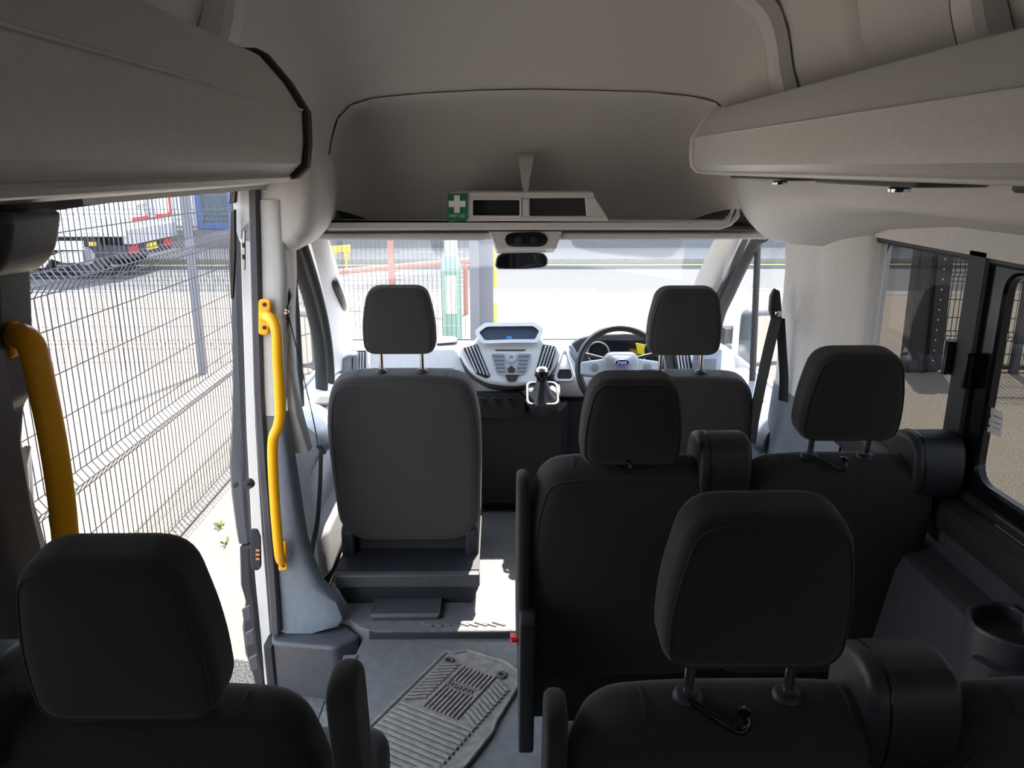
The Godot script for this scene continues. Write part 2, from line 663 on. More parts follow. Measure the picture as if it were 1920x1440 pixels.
func shell() -> void:
	var mb := MB.new()
	# roof lining: the vault over the seats, closing down to the arch over the cab
	var rows := []
	for d in [-1.0, 0.0, 1.0, 1.4, 1.6, 1.8, 2.0, 2.15, 2.3, 2.4, 2.5, 2.56, 2.61, 2.66, 2.7, 2.73, 2.76, 2.78]:
		rows.append(roof_row(d))
	mb.thick_sheet(rows, func(p: Vector3, _i: int, _j: int): return p + Vector3(p.x * 0.05, (p.y - 1.5) * 0.08 + 0.01, 0))
	var ceiling := structure("ceiling", "pale grey vaulted roof lining of the minibus", "ceiling", mb, M.headliner, 50)
	# recess over the cab, a dished panel inside the arch
	mb = MB.new()
	rows = []
	for k in 9:
		var q := k / 8.0
		var r := PackedVector3Array()
		var b := cap_border(0.004)
		for p in b:
			var c := Vector3(clampf(p.x, -0.62, 0.56) * (1 - q * 0.1), 1.36, p.z)
			var s := p.lerp(c, pow(q, 1.6))
			s.z = -2.78 - 0.36 * pow(sin(q * PI / 2), 0.9)
			s.y = maxf(s.y, 1.375)
			r.append(s)
		rows.append(r)
	mb.thick_sheet(rows, func(p: Vector3, _i: int, _j: int): return p + Vector3(0, 0.012, -0.02))
	var recess := part(ceiling, "front_recess_panel", mb, M.headliner, 50)
	mb = MB.new()
	var seam := cap_border(0.002)
	for j in seam.size():
		seam[j].z += 0.004
	mb.tube(smooth_path(Array(seam).slice(2, 17), 4), 0.0013, 6)
	part(ceiling, "lining_seam", mb, M.rubber_pale)
	# roof bows: padded ribs that run up the sides
	for b in [[1, 2.45, 0.115, 0.05], [1, 1.52, 0.12, 0.055], [-1, 1.68, 0.115, 0.055]]:
		roof_bow(ceiling, b[0], b[1], b[2], b[3])
	# the soft rib between them
	mb = MB.new()
	rows = []
	for i in range(2, 10):
		var z: float = -2.02 - (ROOF[i][1] - 1.66) * 0.14
		var rp := roof_row(-z)[18 - i]
		var p := Vector2(rp.x, rp.y)
		var nrm := (Vector2(0.0, 1.45) - p).normalized()
		var r := PackedVector3Array()
		for k in [[-0.07, -0.004], [-0.045, 0.02], [0.0, 0.034], [0.03, 0.022], [0.05, -0.004]]:
			var q: Vector2 = p + nrm * k[1]
			r.append(Vector3(q.x, q.y, z + k[0]))
		rows.append(r)
	mb.loft(rows)
	part(ceiling, "roof_rib", mb, M.headliner, 60)

	# outer roof skin, from the crown of the roof down to the head of the windscreen
	mb = MB.new()
	rows = []
	for d in [-1.05, 2.2, 2.4, 2.55, 2.68]:
		var r := PackedVector3Array()
		for p in roof_row(d):
			r.append(Vector3(p.x * 1.1, 1.56 + (p.y - 1.56) * 1.14 + maxf(0.0, d - 2.2) * 0.15, p.z - maxf(0.0, d - 2.2) * 0.12))
		rows.append(r)
	var arch := cap_border()
	for e in [[2.83, 1.0, 0.06], [3.1, 0.72, 0.03], [3.23, 0.0, 0.0]]:
		var r := PackedVector3Array()
		for j in 19:
			var q := j / 9.0 - 1.0
			var x := clampf(arch[j].x * 1.22 + 0.04, -0.985, 0.985)
			r.append(Vector3(lerpf(x, q * 0.985, 1.0 - e[1] * 0.8), 1.42 + maxf(0.0, arch[j].y - 1.42) * e[1] + e[2], -e[0] + 0.08 * q * q))
		rows.append(r)
	mb.thick_sheet(rows, func(p: Vector3, _i: int, _j: int): return p + Vector3(p.x * 0.01, 0.015, -0.002))
	for s in [-1.0, 1.0]:
		mb.slab(side_plane(s * 0.965, -s), PackedVector2Array([Vector2(-s * 2.6, 1.4), Vector2(-s * 3.16, 1.4), Vector2(-s * 3.16, 1.5), Vector2(-s * 2.6, 1.8)]), 0.012, -0.012)
		mb.slab(side_plane(s * 0.985, -s), PackedVector2Array([Vector2(-s * 2.6, -0.1), Vector2(-s * 4.3, -0.1), Vector2(-s * 4.3, 0.72), Vector2(-s * 2.6, 0.72)]), 0.008, -0.008)
	mb.box2(Vector3(-0.98, -0.3, -4.25), Vector3(0.98, 0.58, -4.6), 0.05)
	structure("body_shell", "white outer body and roof skin of the minibus", "vehicle body", mb, M.body_white, 50)

	# floor of the saloon, with the step well cut out beside the sliding door
	mb = MB.new()
	mb.slab(level(0), PackedVector2Array([Vector2(-0.69, -1.0), Vector2(0.96, -1.0), Vector2(0.96, 2.47), Vector2(-0.64, 2.47), Vector2(-0.655, 2.33)]), 0.0, -0.06, 0.006, 2)
	mb.slab(level(0), PackedVector2Array([Vector2(-0.96, -1.0), Vector2(-0.69, -1.0), Vector2(-0.68, 1.2), Vector2(-0.96, 1.2)]), 0.0, -0.06, 0.004)
	var fl := structure("floor", "grey speckled vinyl floor of the minibus aisle", "floor", mb, M.vinyl_floor)
	mb = MB.new()
	mb.box2(Vector3(-1.0, -0.26, -1.15), Vector3(-0.64, -0.2, -2.42), 0.006)
	var tread := part(fl, "step_tread", mb, M.step_rubber)
	mb = MB.new()
	for i in 9:   # raised ribs of the tread
		mb.box(Vector3(-0.9 + (i % 3) * 0.09, -0.199, -2.3 + (i / 3) * 0.2), Vector3(0.07, 0.006, 0.15), 0.002)
	part(tread, "tread_rib", mb, M.step_rubber)
	mb = MB.new()
	mb.loft([PackedVector3Array([Vector3(-0.645, 0.006, -2.34), Vector3(-0.69, 0.004, -2.34), Vector3(-0.7, -0.2, -2.34), Vector3(-0.66, -0.2, -2.34)]), PackedVector3Array([Vector3(-0.68, 0.006, -1.2), Vector3(-0.725, 0.004, -1.2), Vector3(-0.73, -0.2, -1.2), Vector3(-0.69, -0.2, -1.2)])])
	part(fl, "step_nosing", mb, M.step_rubber)
	mb = MB.new()   # platform ahead of the step, and the cab floor with its kick strip
	mb.slab(level(0.002), px(level(0.002), [508, 1208, 630, 1217, 676, 1194, 640, 1166, 510, 1176], 0.02), 0.006, -0.235, 0.014, 4)
	part(fl, "step_platform", mb, M.trim_dark)
	mb = MB.new()
	mb.slab(level(0.0), PackedVector2Array([Vector2(-0.66, 2.47), Vector2(-0.6, 2.44), Vector2(0.95, 2.44), Vector2(0.95, 4.2), Vector2(-0.95, 4.2), Vector2(-0.95, 2.56), Vector2(-0.7, 2.52)]), 0.028, -0.06, 0.006, 2)
	var cab := part(fl, "cab_floor", mb, M.vinyl_floor)
	mb = MB.new()
	for i in 9:
		mb.box(Vector3(-0.42 + i * 0.032, 0.03, -2.485 + (i % 2) * 0.004), Vector3(0.05, 0.004, 0.012), 0.001, Basis(Vector3.UP, -0.5))
	part(cab, "grip_bar", mb, M.step_rubber)
	mb = MB.new()
	mb.box2(Vector3(-0.62, -0.004, -2.436), Vector3(0.5, 0.026, -2.452), 0.003)
	part(fl, "floor_edge_strip", mb, M.rubber)

	# driver's side wall: panels round the long window
	mb = MB.new()
	mb.box2(Vector3(0.9, -0.1, 1.0), Vector3(0.99, 0.86, -2.35), 0.002)
	mb.box2(Vector3(0.9, 1.41, 1.0), Vector3(0.99, 1.72, -2.95), 0.002)
	mb.box2(Vector3(0.9, -0.1, -2.31), Vector3(0.99, 1.5, -2.82), 0.002)
	mb.box2(Vector3(0.9, 0.82, -0.35), Vector3(0.99, 1.45, -0.55), 0.002)
	mb.box2(Vector3(0.9, 0.82, 1.0), Vector3(0.99, 1.45, 0.6), 0.002)
	var wr := structure("wall_right", "driver side wall of the minibus with light upper and dark lower panels", "wall", mb, M.trim_light)
	mb = MB.new()   # lower lining with the arm ledge
	var ledge := []
	for d in [-1.0, 0.95, 1.45, 1.9, 2.25]:
		var k := 0.02 if d > 2.0 else 0.0
		ledge.append(PackedVector3Array([Vector3(0.91, 0.82, -d), Vector3(0.88, 0.82, -d), Vector3(0.88, 0.79, -d), Vector3(0.89, 0.735, -d), Vector3(0.88, 0.722, -d), Vector3(0.83 + k, 0.712, -d), Vector3(0.81 + k, 0.7, -d), Vector3(0.8 + k, 0.66, -d), Vector3(0.79, 0.2, -d), Vector3(0.8, 0.0, -d), Vector3(0.91, 0.0, -d)]))
	mb.loft(ledge)
	part(wr, "lower_lining", mb, M.trim_charcoal, 30)
	mb = MB.new()   # black sill under the glass
	mb.loft([sill_ring(-1.0), sill_ring(2.3)])
	part(wr, "window_sill", mb, M.black_plastic, 30)
	cup_holder(wr)
	# padded cove between the window and the locker
	mb = MB.new()
	var rings := []
	for e in [[2.93, 0.5], [2.9, 0.78], [2.82, 0.95], [2.7, 1.0], [2.45, 0.96], [2.15, 0.78], [1.8, 0.7], [1.0, 0.7], [-1.0, 0.7]]:
		var k: float = e[1]
		var low := lerpf(1.47, 1.345, clampf((k - 0.7) / 0.3, 0, 1)) if k >= 0.7 else lerpf(1.42, 1.345, k / 0.78)
		var r := PackedVector3Array()
		var prof := PackedVector2Array([Vector2(0.92, low), Vector2(0.92 - 0.1 * k, low), Vector2(0.92 - 0.2 * k, low + 0.03), Vector2(0.92 - 0.27 * k, 1.5), Vector2(0.92 - 0.285 * k, 1.6), Vector2(0.92 - 0.24 * k, 1.68), Vector2(0.92 - 0.1 * k, 1.74), Vector2(0.92, 1.75)])
		for p in rounded(prof, 0.05, 3):
			r.append(Vector3(p.x, p.y, -e[0]))
		rings.append(r)
	mb.loft(rings)
	part(wr, "upper_cove", mb, M.trim_light, 60)
	# window post trim with the belt slot, light above and grey below
	mb = MB.new()
	rings = []
	for e in [[0.84, 0.0], [0.95, 0.0], [1.1, 0.0], [1.25, 0.0], [1.36, 0.01], [1.46, 0.03]]:
		rings.append(post_ring(e[0], e[1]))
	mb.loft(rings)
	part(wr, "post_cover", mb, M.trim_light, 60)
	mb = MB.new()
	rings = []
	for e in [[0.0, 0.06], [0.3, 0.05], [0.5, 0.03], [0.7, 0.015], [0.838, 0.006]]:
		rings.append(post_ring(e[0], e[1]))
	mb.loft(rings)
	part(wr, "lower_post_cover", mb, M.trim_grey, 60)

	# passenger side wall behind the door opening
	mb = MB.new()
	mb.box2(Vector3(-0.9, -0.1, 1.0), Vector3(-0.99, 0.94, -1.15), 0.002)
	mb.box2(Vector3(-0.9, 1.41, 1.0), Vector3(-0.99, 1.72, -1.15), 0.002)
	mb.box2(Vector3(-0.9, -0.1, -0.98), Vector3(-0.99, 1.6, -1.15), 0.002)
	mb.box2(Vector3(-0.9, 0.9, 1.0), Vector3(-0.99, 1.45, 0.5), 0.002)
	mb.box2(Vector3(-0.88, 1.535, -1.1), Vector3(-0.99, 1.75, -2.6), 0.004)
	var wl := structure("wall_left", "passenger side wall of the minibus round the open sliding door", "wall", mb, M.trim_light)
	mb = MB.new()   # grey lining of the post behind the door
	mb.slab(facing(1.17), px(facing(1.17), [-160, 396, 62, 396, 58, 440, 50, 485, 24, 515, -10, 524, -160, 530], 0.02), 0.06, -0.09, 0.02, 3)
	var pc := part(wl, "post_cover", mb, M.trim_charcoal)
	mb = MB.new()
	mb.slab(facing(1.2), px(facing(1.2), [-160, 500, 28, 505, 36, 700, 36, 745, 17, 775, 12, 860, 30, 960, 64, 1090, 80, 1200, 100, 1420, -160, 1420], 0.01), 0.05, -0.05, 0.015, 3)
	part(wl, "lower_post_cover", mb, M.trim_charcoal)
	mb = MB.new()
	mb.box2(Vector3(-0.885, 0.0, 0.98), Vector3(-0.905, 0.86, -1.155), 0.006)
	mb.box2(Vector3(-0.89, 0.0, -0.9), Vector3(-0.905, 1.55, -1.158), 0.01)
	part(wl, "lower_lining", mb, M.trim_charcoal)
	mb = MB.new()
	mb.slab(facing(1.26), px(facing(1.26), [20, 850, 26, 930, 48, 1000, 82, 1130, 100, 1420, 60, 1420, 10, 900], 0.004), 0.0, -0.05, 0.006)
	part(wl, "painted_door_edge", mb, M.body_white)
	mb = MB.new()   # header trim over the sliding door
	mb.loft([header_ring(1.0, 0), header_ring(1.7, 0.0), header_ring(2.5, 0.0)])
	part(wl, "door_header_trim", mb, M.trim_light)
	mb = MB.new()
	mb.loft([PackedVector3Array([Vector3(-0.86, 1.525, -0.9), Vector3(-0.97, 1.525, -0.9), Vector3(-0.97, 1.55, -0.9), Vector3(-0.86, 1.55, -0.9)]), PackedVector3Array([Vector3(-0.885, 1.535, -1.55), Vector3(-0.97, 1.535, -1.55), Vector3(-0.97, 1.55, -1.55), Vector3(-0.885, 1.55, -1.55)])])
	part(wl, "door_header_seal", mb, M.rubber)
	door_post(wl)

	# rear of the bus, behind the camera
	mb = MB.new()
	mb.box2(Vector3(-0.98, -0.1, 0.98), Vector3(0.98, 0.95, 1.05), 0.002)
	mb.box2(Vector3(-0.98, 1.5, 0.98), Vector3(0.98, 2.2, 1.05), 0.002)
	for x in [-0.98, -0.1, 0.78]:
		mb.box2(Vector3(x, 0.9, 0.98), Vector3(x + 0.2, 1.55, 1.05), 0.002)
	structure("wall_rear", "rear doors of the minibus with two windows", "wall", mb, M.trim_dark)
	# underbody, so that no light comes up through the sills
	mb = MB.new()
	mb.box2(Vector3(-1.0, -0.3, 1.0), Vector3(1.0, -0.265, -4.6), 0.01)
	mb.box2(Vector3(-0.98, -0.3, -2.4), Vector3(-0.95, 0.0, -4.4), 0.004)
	mb.box2(Vector3(0.95, -0.3, 1.0), Vector3(0.98, 0.0, -4.4), 0.004)
	mb.box2(Vector3(-0.64, -0.3, -1.1), Vector3(-0.6, -0.05, -2.4), 0.004)
	structure("underbody", "dark underbody of the minibus below the floor", "underbody", mb, M.truck_dark)

func sill_ring(d: float) -> PackedVector3Array:
	return PackedVector3Array([Vector3(0.91, 0.865, -d), Vector3(0.882, 0.862, -d), Vector3(0.866, 0.85, -d), Vector3(0.862, 0.82, -d), Vector3(0.87, 0.785, -d), Vector3(0.91, 0.78, -d)])

func header_ring(d: float, k: float) -> PackedVector3Array:
	return PackedVector3Array([Vector3(-0.97, 1.545 + k, -d), Vector3(-0.86, 1.548 + k, -d), Vector3(-0.815, 1.565, -d), Vector3(-0.79, 1.6, -d), Vector3(-0.79, 1.7, -d), Vector3(-0.97, 1.72, -d)])

func post_ring(y: float, out: float) -> PackedVector3Array:
	var p := PackedVector2Array([Vector2(0.94, 2.22), Vector2(0.895, 2.23), Vector2(0.87 - out, 2.29), Vector2(0.852 - out, 2.4), Vector2(0.862 - out, 2.5), Vector2(0.85 - out, 2.6), Vector2(0.845 - out, 2.76), Vector2(0.87 - out, 2.83), Vector2(0.94, 2.86)])
	var r := PackedVector3Array()
	for q in rounded(p, 0.04, 3):
		r.append(Vector3(q.x, y, -q.y))
	return r

func roof_bow(parent: Node3D, s: float, d: float, w: float, h: float) -> void:
	var mb := MB.new()
	var rows := []
	var edge := []
	var line := []
	for i in range(2, 10):
		line.append(roof_row(d)[18 - i])
	for rp in smooth_path(line, 4):
		var p := Vector2(rp.x, rp.y)
		var nrm := (Vector2(0.0, 1.45) - p).normalized()
		var r := PackedVector3Array()
		for k in [[0.0, -0.01], [0.0, 0.75], [0.1, 1.0], [0.55, 1.05], [0.7, 0.9], [0.8, 0.45], [1.0, 0.3], [1.0, -0.01]]:
			var q: Vector2 = p + nrm * h * k[1]
			r.append(Vector3(s * q.x, q.y, -(d + w / 2 - w * (1 - k[0]))))
		rows.append(r)
		var q2: Vector2 = p + nrm * h * 0.93
		edge.append(Vector3(s * q2.x, q2.y, -(d + w / 2 - w * 0.32)))
	mb.loft(rows)
	var o := part(parent, "roof_bow", mb, M.trim_light, 40)
	mb = MB.new()
	mb.tube(PackedVector3Array(edge.slice(2)), 0.0014, 5)
	part(o, "bow_seam", mb, M.rubber_pale)

func cup_holder(parent: Node3D) -> void:
	var mb := MB.new()
	var outer := rounded(PackedVector2Array([Vector2(0.885, 1.24), Vector2(0.79, 1.25), Vector2(0.745, 1.33), Vector2(0.79, 1.415), Vector2(0.885, 1.42)]), 0.04, 5)
	var lv := level(0.6)
	var c := Vector2(0.825, 1.33)
	var inner := PackedVector2Array()
	for p in outer:
		inner.append(c + (p - c) * 0.82)
	mb.frame(lv, MB.ccw(outer), MB.ccw(inner), 0.15, 0.0, 0.006)
	mb.slab(lv, outer, 0.0, -0.02)
	var o := part(parent, "cup_holder", mb, M.trim_charcoal, 50)
	mb = MB.new()
	mb.slab(lv, rounded(PackedVector2Array([Vector2(0.81, 1.225), Vector2(0.755, 1.25), Vector2(0.735, 1.3), Vector2(0.755, 1.315), Vector2(0.82, 1.25)]), 0.015), 0.1, 0.0, 0.006)
	part(o, "front_lip", mb, M.trim_charcoal)

func door_post(parent: Node3D) -> void:
	# the post between the front door and the sliding door: painted edge, seal and linings, followed down the picture
	var d := 2.5
	var mb := MB.new()
	strip(mb, [[446, 470, 340], [447, 475, 450], [450, 478, 560], [454, 480, 680], [458, 484, 800], [463, 490, 900], [468, 497, 1000], [476, 505, 1100], [486, 512, 1200], [494, 516, 1296]], 2.47, 0.09)
	var o := part(parent, "painted_post_edge", mb, M.body_white, 50)
	mb = MB.new()   # dark outer edge with its guide rail
	strip(mb, [[430, 443, 340], [431, 444, 470], [432, 447, 600], [434, 452, 720], [432, 456, 800], [428, 458, 870], [432, 460, 930], [440, 464, 990], [445, 468, 1020]], 2.55, 0.05)
	part(parent, "door_guide_edge", mb, M.rubber_pale, 50)
	mb = MB.new()
	strip(mb, [[447, 468, 1030], [449, 472, 1100], [458, 478, 1130], [452, 484, 1180], [458, 490, 1230], [470, 495, 1262], [478, 498, 1296]], 2.52, 0.06)
	part(parent, "lower_guide", mb, M.rubber, 50)
	mb = MB.new()
	for v in [1140, 1185, 1232]:
		mb.slab(facing(2.46), px(facing(2.46), [455 + (v - 1140) * 0.14, v, 470 + (v - 1140) * 0.14, v - 8, 474 + (v - 1140) * 0.14, v + 18, 459 + (v - 1140) * 0.14, v + 24]), 0.012, 0, 0.002)
	part(parent, "guide_lug", mb, M.rubber_pale)
	mb = MB.new()
	mb.slab(facing(2.44), px(facing(2.44), [432, 395, 444, 392, 445, 470, 441, 560, 434, 560, 431, 470], 0.004), 0.012, 0, 0.004)
	mb.slab(facing(2.44), px(facing(2.44), [432, 346, 448, 346, 446, 380, 432, 382], 0.004), 0.02, 0, 0.004)
	part(parent, "door_runner", mb, M.gloss_black)
	mb = MB.new()   # rubber seal round the opening
	strip(mb, [[463, 482, 340], [466, 484, 450], [470, 488, 600], [474, 492, 740], [482, 500, 870], [490, 508, 960], [498, 515, 1050], [503, 520, 1120], [507, 524, 1190]], 2.44, 0.05)
	part(parent, "door_seal", mb, M.rubber_pale, 60)
	mb = MB.new()   # linings
	strip(mb, [[478, 528, 375], [480, 530, 430], [482, 535, 520], [484, 531, 640], [487, 526, 780]], 2.46, 0.07)
	part(parent, "light_post_lining", mb, M.trim_light, 60)
	mb = MB.new()
	strip(mb, [[488, 530, 781], [495, 543, 860], [503, 557, 950], [508, 568, 1020], [512, 580, 1060], [514, 596, 1100], [516, 628, 1135], [518, 640, 1165], [520, 632, 1180], [521, 600, 1188]], 2.46, 0.07)
	part(parent, "lower_post_lining", mb, M.trim_grey, 60)
	mb = MB.new()
	strip(mb, [[528, 545, 385], [530, 546, 440], [536, 548, 520], [534, 545, 600], [530, 548, 700], [536, 560, 780], [548, 578, 850]], 2.53, 0.06)
	part(parent, "inner_post_lining", mb, M.trim_light, 60)
	# screws, latch striker, plate with orange marks
	mb = MB.new()
	mb.slab(facing(2.36), px(facing(2.36), [457, 432, 461, 432, 461, 506, 455, 506, 453, 470], 0.004), 0.006, 0, 0.002)
	part(parent, "latch_plate", mb, M.steel)
	mb = MB.new()
	for v in [460, 482]:
		mb.box(at_z(456.5, v, 2.35), Vector3(0.007, 0.014, 0.006), 0.001)
	mb.lathe([[0.0, 0], [0.016, 0.0], [0.016, 0.02], [0.0, 0.021]], at_z(470, 905, 2.38), Vector3(-0.3, 0, 1))
	mb.tube(PackedVector3Array([at_z(470, 905, 2.37), at_z(461, 910, 2.34)]), 0.005, 8)
	mb.lathe([[0.0, 0], [0.009, 0.0], [0.009, 0.01], [0.0, 0.011]], at_z(443, 908, 2.5), Vector3(0, 0, 1))
	part(parent, "door_striker", mb, M.rubber)
	mb = MB.new()
	mb.slab(facing(2.375), px(facing(2.375), [471, 990, 484, 990, 490, 1005, 491, 1060, 486, 1068, 474, 1068, 470, 1050], 0.008), 0.008, 0, 0.003)
	var plate := part(parent, "marking_plate", mb, M.rubber)
	mb = MB.new()
	for v in [1032, 1040, 1048]:
		mb.box(at_z(484, v, 2.362), Vector3(0.01, 0.007, 0.003), 0.001)
		mb.box(at_z(480.5, v, 2.362), Vector3(0.002, 0.009, 0.003), 0.0005)
	part(plate, "orange_marks", mb, M.orange_print)
	# rounded cover over the top of the post
	mb = MB.new()
	var rings := []
	for e in [[2.47, 0.82], [2.49, 0.94], [2.54, 1.0], [2.75, 0.98], [2.95, 0.9], [3.02, 0.7]]:
		var r := PackedVector3Array()
		for p in rounded(PackedVector2Array([Vector2(-0.97, 1.345), Vector2(-0.80, 1.335), Vector2(-0.735, 1.40), Vector2(-0.71, 1.52), Vector2(-0.72, 1.65), Vector2(-0.775, 1.73), Vector2(-0.97, 1.76)]), 0.05, 3):
			var c := Vector2(-0.95, 1.54)
			r.append(Vector3(c.x + (p.x - c.x) * e[1], c.y + (p.y - c.y) * e[1], -e[0]))
		rings.append(r)
	mb.loft(rings)
	part(parent, "upper_post_cover", mb, M.trim_light, 60)

func strip(mb: MB, rows: Array, d: float, thick: float) -> void:   # rows of [u0, u1, v] on a plane facing the camera, made solid and rounded
	var rings := []
	for e in rows:
		var a := at_z(e[0], e[2], d)
		var b := at_z(e[1], e[2], d)
		var w := b - a
		rings.append(PackedVector3Array([a + Vector3(0, 0, -thick), a + Vector3(0, 0, -thick * 0.25), a + w * 0.2, a + w * 0.8, b + Vector3(0, 0, -thick * 0.25), b + Vector3(0, 0, -thick)]))
	mb.loft(rings)

func locker(s: float, front: float, label: String) -> void:
	var t := thing("overhead_locker", label, "luggage locker", Vector3(s * 0.66, 1.58, 1.0))
	var prof := [[0.88, 1.6], [0.56, 1.582], [0.512, 1.587], [0.492, 1.605], [0.486, 1.64], [0.485, 1.69], [0.512, 1.735], [0.548, 1.777], [0.56, 1.783], [0.88, 1.79]]
	var mb := MB.new()
	var rings := []
	for e in [[-1.0, 1.0], [front - 0.02, 1.0], [front, 0.985]]:
		var r := PackedVector3Array()
		for p in prof:
			r.append(Vector3(s * (0.7 + (p[0] - 0.7) * e[1]), 1.68 + (p[1] - 1.68) * e[1], -e[0]))
		rings.append(r)
	mb.loft(rings)
	part(t, "locker_body", mb, M.locker, 30)
	mb = MB.new()   # edging of the end cap
	var outer := PackedVector2Array()
	var inner := PackedVector2Array()
	for p in prof:
		outer.append(Vector2(s * (0.7 + (p[0] - 0.7) * 1.035), 1.68 + (p[1] - 1.68) * 1.07))
		inner.append(Vector2(s * (0.7 + (p[0] - 0.7) * 0.96), 1.68 + (p[1] - 1.68) * 0.92))
	mb.frame(facing(front), MB.ccw(outer), MB.ccw(inner), 0.012 if s < 0 else 0.004, -0.02, 0.004)
	part(t, "end_edging", mb, M.rubber if s < 0 else M.trim_light)
	mb = MB.new()   # long crease in the flap
	mb.tube(PackedVector3Array([Vector3(s * 0.4835, 1.692, 0.98), Vector3(s * 0.4835, 1.692, -front + 0.02)]), 0.0022, 6)
	part(t, "flap_crease", mb, M.locker)
	mb = MB.new()   # handle recess lip along the bottom
	mb.tube(PackedVector3Array([Vector3(s * 0.515, 1.583, 0.98), Vector3(s * 0.515, 1.583, -front + 0.03)]), 0.007, 8)
	part(t, "bottom_lip", mb, M.locker)
	if s > 0:
		for z in [-2.3, -1.62, -0.9]:   # dark service panels with a reading lamp in the underside
			mb = MB.new()
			mb.slab(level(1.583), rounded(PackedVector2Array([Vector2(0.56, -z - 0.24), Vector2(0.72, -z - 0.2), Vector2(0.72, -z + 0.2), Vector2(0.56, -z + 0.24)]), 0.03), 0.0, -0.018, 0.004)
			var o := part(t, "service_panel", mb, M.trim_dark)
			mb = MB.new()
			mb.lathe([[0.0, 0.0], [0.02, 0.0], [0.022, 0.006], [0.012, 0.012], [0.0, 0.012]], Vector3(0.62, 1.553, z + 0.06), Vector3.UP)
			part(o, "reading_lamp", mb, M.chrome)


# ---- the cab
func windows() -> void:
	# windscreen: raked pane
	var t := thing("window_1", "wide raked windscreen of the minibus", "windscreen", Vector3(0, 0.8, -4.2))
	t.set_meta("kind", "structure")
	var mb := MB.new()
	var rows := []
	for k in 5:
		var q := k / 4.0
		var r := PackedVector3Array()
		for j in 9:
			var s := j / 4.0 - 1.0
			r.append(Vector3(s * lerpf(0.84, 0.93, q) , lerpf(1.40, 0.63, q), -(lerpf(3.16, 4.28, q) - 0.1 * s * s + 0.04 * sin(q * PI))))
		rows.append(r)
	mb.thick_sheet(rows, func(p: Vector3, _i: int, _j: int): return p + Vector3(0, 0.003, -0.004))
	part(t, "pane", mb, M.windscreen_glass, 60)
	# long side window of the saloon: fixed pane and sliding pane in a black frame
	t = thing("window_2", "tinted saloon side window with a sliding pane and black frame", "window", Vector3(0.95, 0.94, -1.4))
	t.set_meta("kind", "structure")
	var pl := side_plane(0.925, -1.0)   # faces -x; 2D x runs towards +z
	mb = MB.new()
	mb.frame(pl, rect(-2.34, 0.82, -0.5, 1.46, 0.05, 6), rect(-2.268, 0.885, -0.56, 1.395, 0.06, 6), 0.02, -0.03, 0.006)
	part(t, "window_frame", mb, M.black_plastic)
	mb = MB.new()
	mb.box2(Vector3(0.90, 0.87, -1.70), Vector3(0.945, 1.42, -1.775), 0.006)
	part(t, "fixed_pane_bar", mb, M.black_plastic)
	mb = MB.new()
	mb.frame(pl, rect(-1.72, 0.87, -0.56, 1.42, 0.04, 6), rect(-1.645, 0.92, -0.62, 1.385, 0.05, 6), 0.012, -0.01, 0.006)
	var slide := part(t, "sliding_pane_frame", mb, M.gloss_black)
	mb = MB.new()
	mb.box2(Vector3(0.885, 1.12, -1.685), Vector3(0.925, 1.2, -1.705), 0.006)
	mb.box2(Vector3(0.885, 1.13, -1.765), Vector3(0.925, 1.21, -1.795), 0.008)
	part(slide, "catch", mb, M.gloss_black)
	mb = MB.new()
	mb.slab(side_plane(0.935, -1.0), rect(-2.3, 0.87, -1.73, 1.42), 0.002, -0.002)
	part(t, "fixed_pane", mb, M.tinted_glass)
	mb = MB.new()
	mb.slab(side_plane(0.93, -1.0), rect(-1.68, 0.89, -0.58, 1.41), 0.002, -0.002)
	part(slide, "sliding_pane", mb, M.tinted_glass)
	mb = MB.new()
	mb.slab(side_plane(0.927, -1.0), px(side_plane(0.927, -1.0), [1850, 760, 1882, 773, 1878, 822, 1846, 806], 0.003), 0.001, 0, 0)
	var st := part(slide, "sticker", mb, M.white_print, 40.0, "small white notice sticker")
	mb = MB.new()
	var sp := side_plane(0.9255, -1.0)
	mb.slab(sp, px(sp, [1852, 772, 1857, 774, 1857, 784, 1852, 782]), 0.0005, 0)
	mb.slab(sp, px(sp, [1853, 796, 1856, 797, 1856, 801, 1853, 800]), 0.0005, 0)
	mb.slab(sp, px(sp, [1862, 778, 1878, 785, 1878, 786, 1862, 779]), 0.0005, 0)
	mb.slab(sp, px(sp, [1862, 790, 1876, 796, 1876, 797, 1862, 791]), 0.0005, 0)
	mb.slab(sp, px(sp, [1862, 800, 1874, 806, 1874, 807, 1862, 801]), 0.0005, 0)
	part(st, "sticker_print", mb, M.black_print)
	# windows behind the camera
	for w in [[0.95, -0.35, 0.6, "window_3", "tinted rear saloon window on the driver side"], [-0.95, -0.98, 0.5, "window_4", "tinted rear saloon window on the passenger side"]]:
		mb = MB.new()
		mb.box2(Vector3(w[0] - 0.003, 0.85, w[1]), Vector3(w[0] + 0.003, 1.42, w[2]), 0.0)
		structure(w[3], w[4], "window", mb, M.tinted_glass)
	mb = MB.new()
	mb.box2(Vector3(-0.8, 0.93, 1.01), Vector3(0.8, 1.52, 1.016), 0.0)
	structure("window_5", "tinted rear door glass behind the seats", "window", mb, M.tinted_glass)

